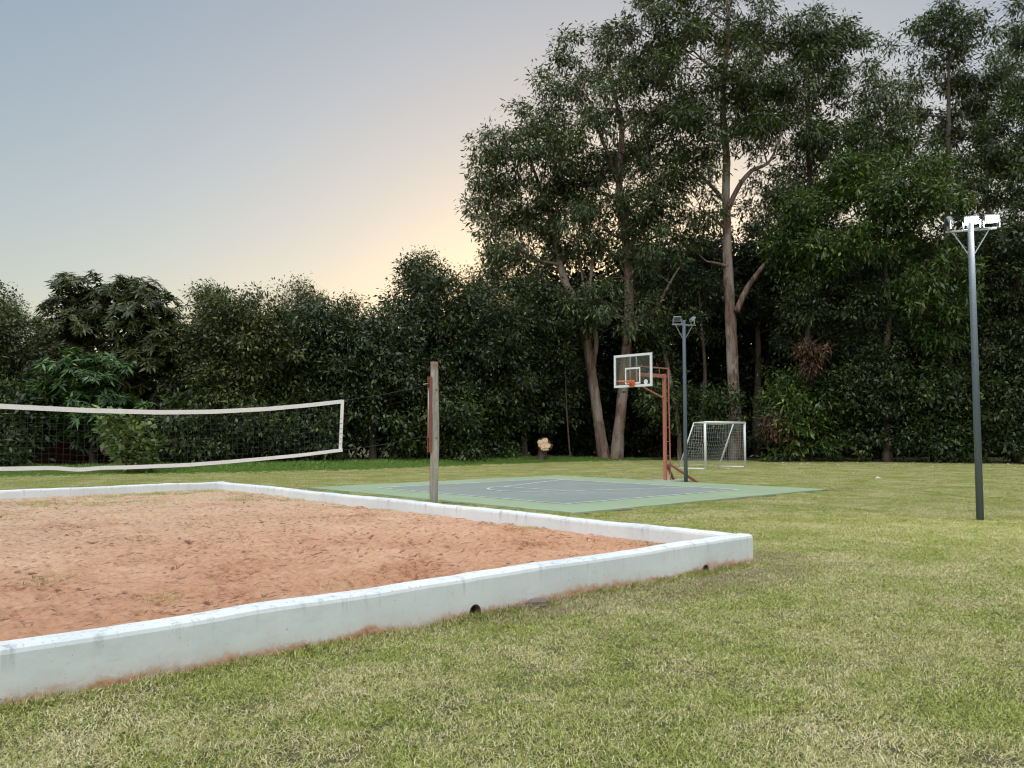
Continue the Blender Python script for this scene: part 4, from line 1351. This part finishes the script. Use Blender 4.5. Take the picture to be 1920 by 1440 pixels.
def loc_ab(P2):
    d = P2 - CORNER[:2]
    return d @ U[:2], d @ V[:2]

rng = np.random.default_rng(21)
tiles = [blade_tile('lawn_patch_%s' % 'abcdef'[i], 2500, .34, .014, .044, .0031, (8, 62), M['grass'], 200 + i) for i in range(6)]
step = .36
gx, gy = np.meshgrid(np.arange(-27, 33, step), np.arange(2.2, 47, step))
P2 = np.c_[gx.ravel(), gy.ravel()] + rng.uniform(-.12, .12, (gx.size, 2))
keep = np.abs(P2[:, 0]) < P2[:, 1] * .70 + 1.6
a_, b_ = loc_ab(P2)
keep &= ~((a_ > -W - .02) & (a_ < -.06) & (b_ > .06) & (b_ < DEP - .06))
keep &= ~((a_ > A0 - .27) & (a_ < A1 + .27) & (b_ > B0 - .27) & (b_ < B1 + .27))
P2 = P2[keep]
edge = np.interp(P2[:, 0], [-24, -14, -8, -2, 5, 14, 20, 26, 33], [31.5, 34, 38, 45, 47, 46, 44.5, 42, 38])
P2 = P2[P2[:, 1] < edge]
sc_ = rng.uniform(.85, 1.2, len(P2)) * np.interp(P2[:, 1], [3, 20, 45], [1.0, 1.05, 1.15])
scatter('lawn_grass', np.c_[P2, np.full(len(P2), .0)], rng.uniform(0, 6.28, len(P2)).astype(np.float32), sc_.astype(np.float32), tiles, 1, 'short mown half dry grass of the lawn')

# taller uncut grass along the trees
ttile = [blade_tile('tall_grass_patch_%s' % 'abc'[i], 420, .34, .12, .34, .011, (35, 85), M['grass_tall'], 300 + i) for i in range(3)]
gx, gy = np.meshgrid(np.arange(-26, 8, .3), np.arange(26, 49, .3))
P3 = np.c_[gx.ravel(), gy.ravel()] + rng.uniform(-.13, .13, (gx.size, 2))
lo_ = np.interp(P3[:, 0], [-24, -17, -10.5, -6, -2, 2, 5, 8], [28.0, 28.6, 31.2, 33.6, 38.5, 42, 44.5, 46.5]) + 1.2 * (vnoise(np.c_[P3 * .8, np.zeros(len(P3))], 4) - .5)
hi_ = np.interp(P3[:, 0], [-24, -14, -8, -2, 5, 8], [33, 36, 40, 46, 48, 48.5])
fade = (P3[:, 1] - lo_) / 2.5
P3 = P3[(P3[:, 1] > lo_) & (P3[:, 1] < hi_) & (rng.random(len(P3)) < np.clip(fade + .35, 0, 1))]
f3 = np.clip((P3[:, 1] - np.interp(P3[:, 0], [-24, -17, -10.5, -6, -2, 2, 5, 8], [28.0, 28.6, 31.2, 33.6, 38.5, 42, 44.5, 46.5])) / 4, .25, 1.1)
scatter('tall_grass', np.c_[P3, np.zeros(len(P3))], rng.uniform(0, 6.28, len(P3)).astype(np.float32), (f3 * rng.uniform(.7, 1.15, len(P3))).astype(np.float32), ttile, 2, 'taller green uncut grass at the foot of the trees')

# sparse grass growing in the far end of the sand and along the wall foot
stile = [blade_tile('sand_grass_patch_%s' % 'ab'[i], 160, .30, .03, .09, .005, (15, 70), M['grass'], 320 + i) for i in range(2)]
pa = rng.uniform(-W + .3, -.3, 2600); pb = rng.uniform(.4, DEP - .3, 2600)
dens = np.clip((pb - 10.2) / 3.5, 0, 1) * np.clip((vnoise(np.c_[pa * .7, pb * 1.3, pa * 0], 6) - .42) * 4, 0, 1) * np.clip((pa + 8.5) / 2, .25, 1)
dens = np.maximum(dens, np.where(pa > -.62, .38, 0) * np.clip((vnoise(np.c_[pa * 2, pb * 1.5, pa * 0], 7) - .3) * 3, 0, 1))
dens = np.maximum(dens, .012)
ok = rng.random(len(pa)) < dens
pts = np.array([L(a, b, .15) for a, b in zip(pa[ok], pb[ok])])
scatter('sand_weeds', pts, rng.uniform(0, 6.28, len(pts)).astype(np.float32), rng.uniform(.5, 1.0, len(pts)).astype(np.float32), stile, 3, 'sparse dry grass sprouting in the sand court')

# tufts against the outside foot of the front wall
pa = rng.uniform(-W, .1, 260); pb = rng.uniform(-.10, .01, 260)
pts = np.array([L(a, b, 0) for a, b in zip(pa, pb)])
ftile = [blade_tile('wall_foot_patch_%s' % 'ab'[i], 90, .12, .04, .11, .005, (30, 80), M['grass'], 340 + i) for i in range(2)]
scatter('wall_foot_grass', pts, rng.uniform(0, 6.28, len(pts)).astype(np.float32), rng.uniform(.5, 1.0, len(pts)).astype(np.float32), ftile, 4, 'short tufts left uncut at the foot of the white wall')

# fallen leaves on the grass near the wood edge
rng = np.random.default_rng(31)
n = 420
fx = rng.uniform(4, 26, n); fy = np.interp(fx, [4, 14, 20, 26], [46.5, 45, 43.5, 41]) - rng.exponential(3.2, n)
keep = fy > 18
base = np.c_[fx, fy, np.full(n, .05)][keep]
az = rng.uniform(0, 6.28, len(base))
d = np.c_[np.cos(az), np.sin(az), rng.uniform(-.1, .25, len(base))]
v = leaf_quads(base, unit(d), unit(np.array((0, 0, 1.0)) + rng.normal(size=d.shape) * .3), rng.uniform(.08, .17, len(base)), rng.uniform(.04, .08, len(base)))
me = fast_mesh('fallen_leaves', v, np.arange(len(v)).reshape(-1, 4))
m = Mat('fallen_leaf')
m.put('Base Color', m.ramp(m.island(), [(0, (0.30, 0.20, 0.10)), (0.6, (0.55, 0.44, 0.26)), (1, (0.78, 0.72, 0.58))])); m.put('Roughness', 0.8)
tag(link('fallen_leaves', me, m.m), 'pale fallen leaves scattered on the lawn near the trees', 'leaves', kind='stuff')
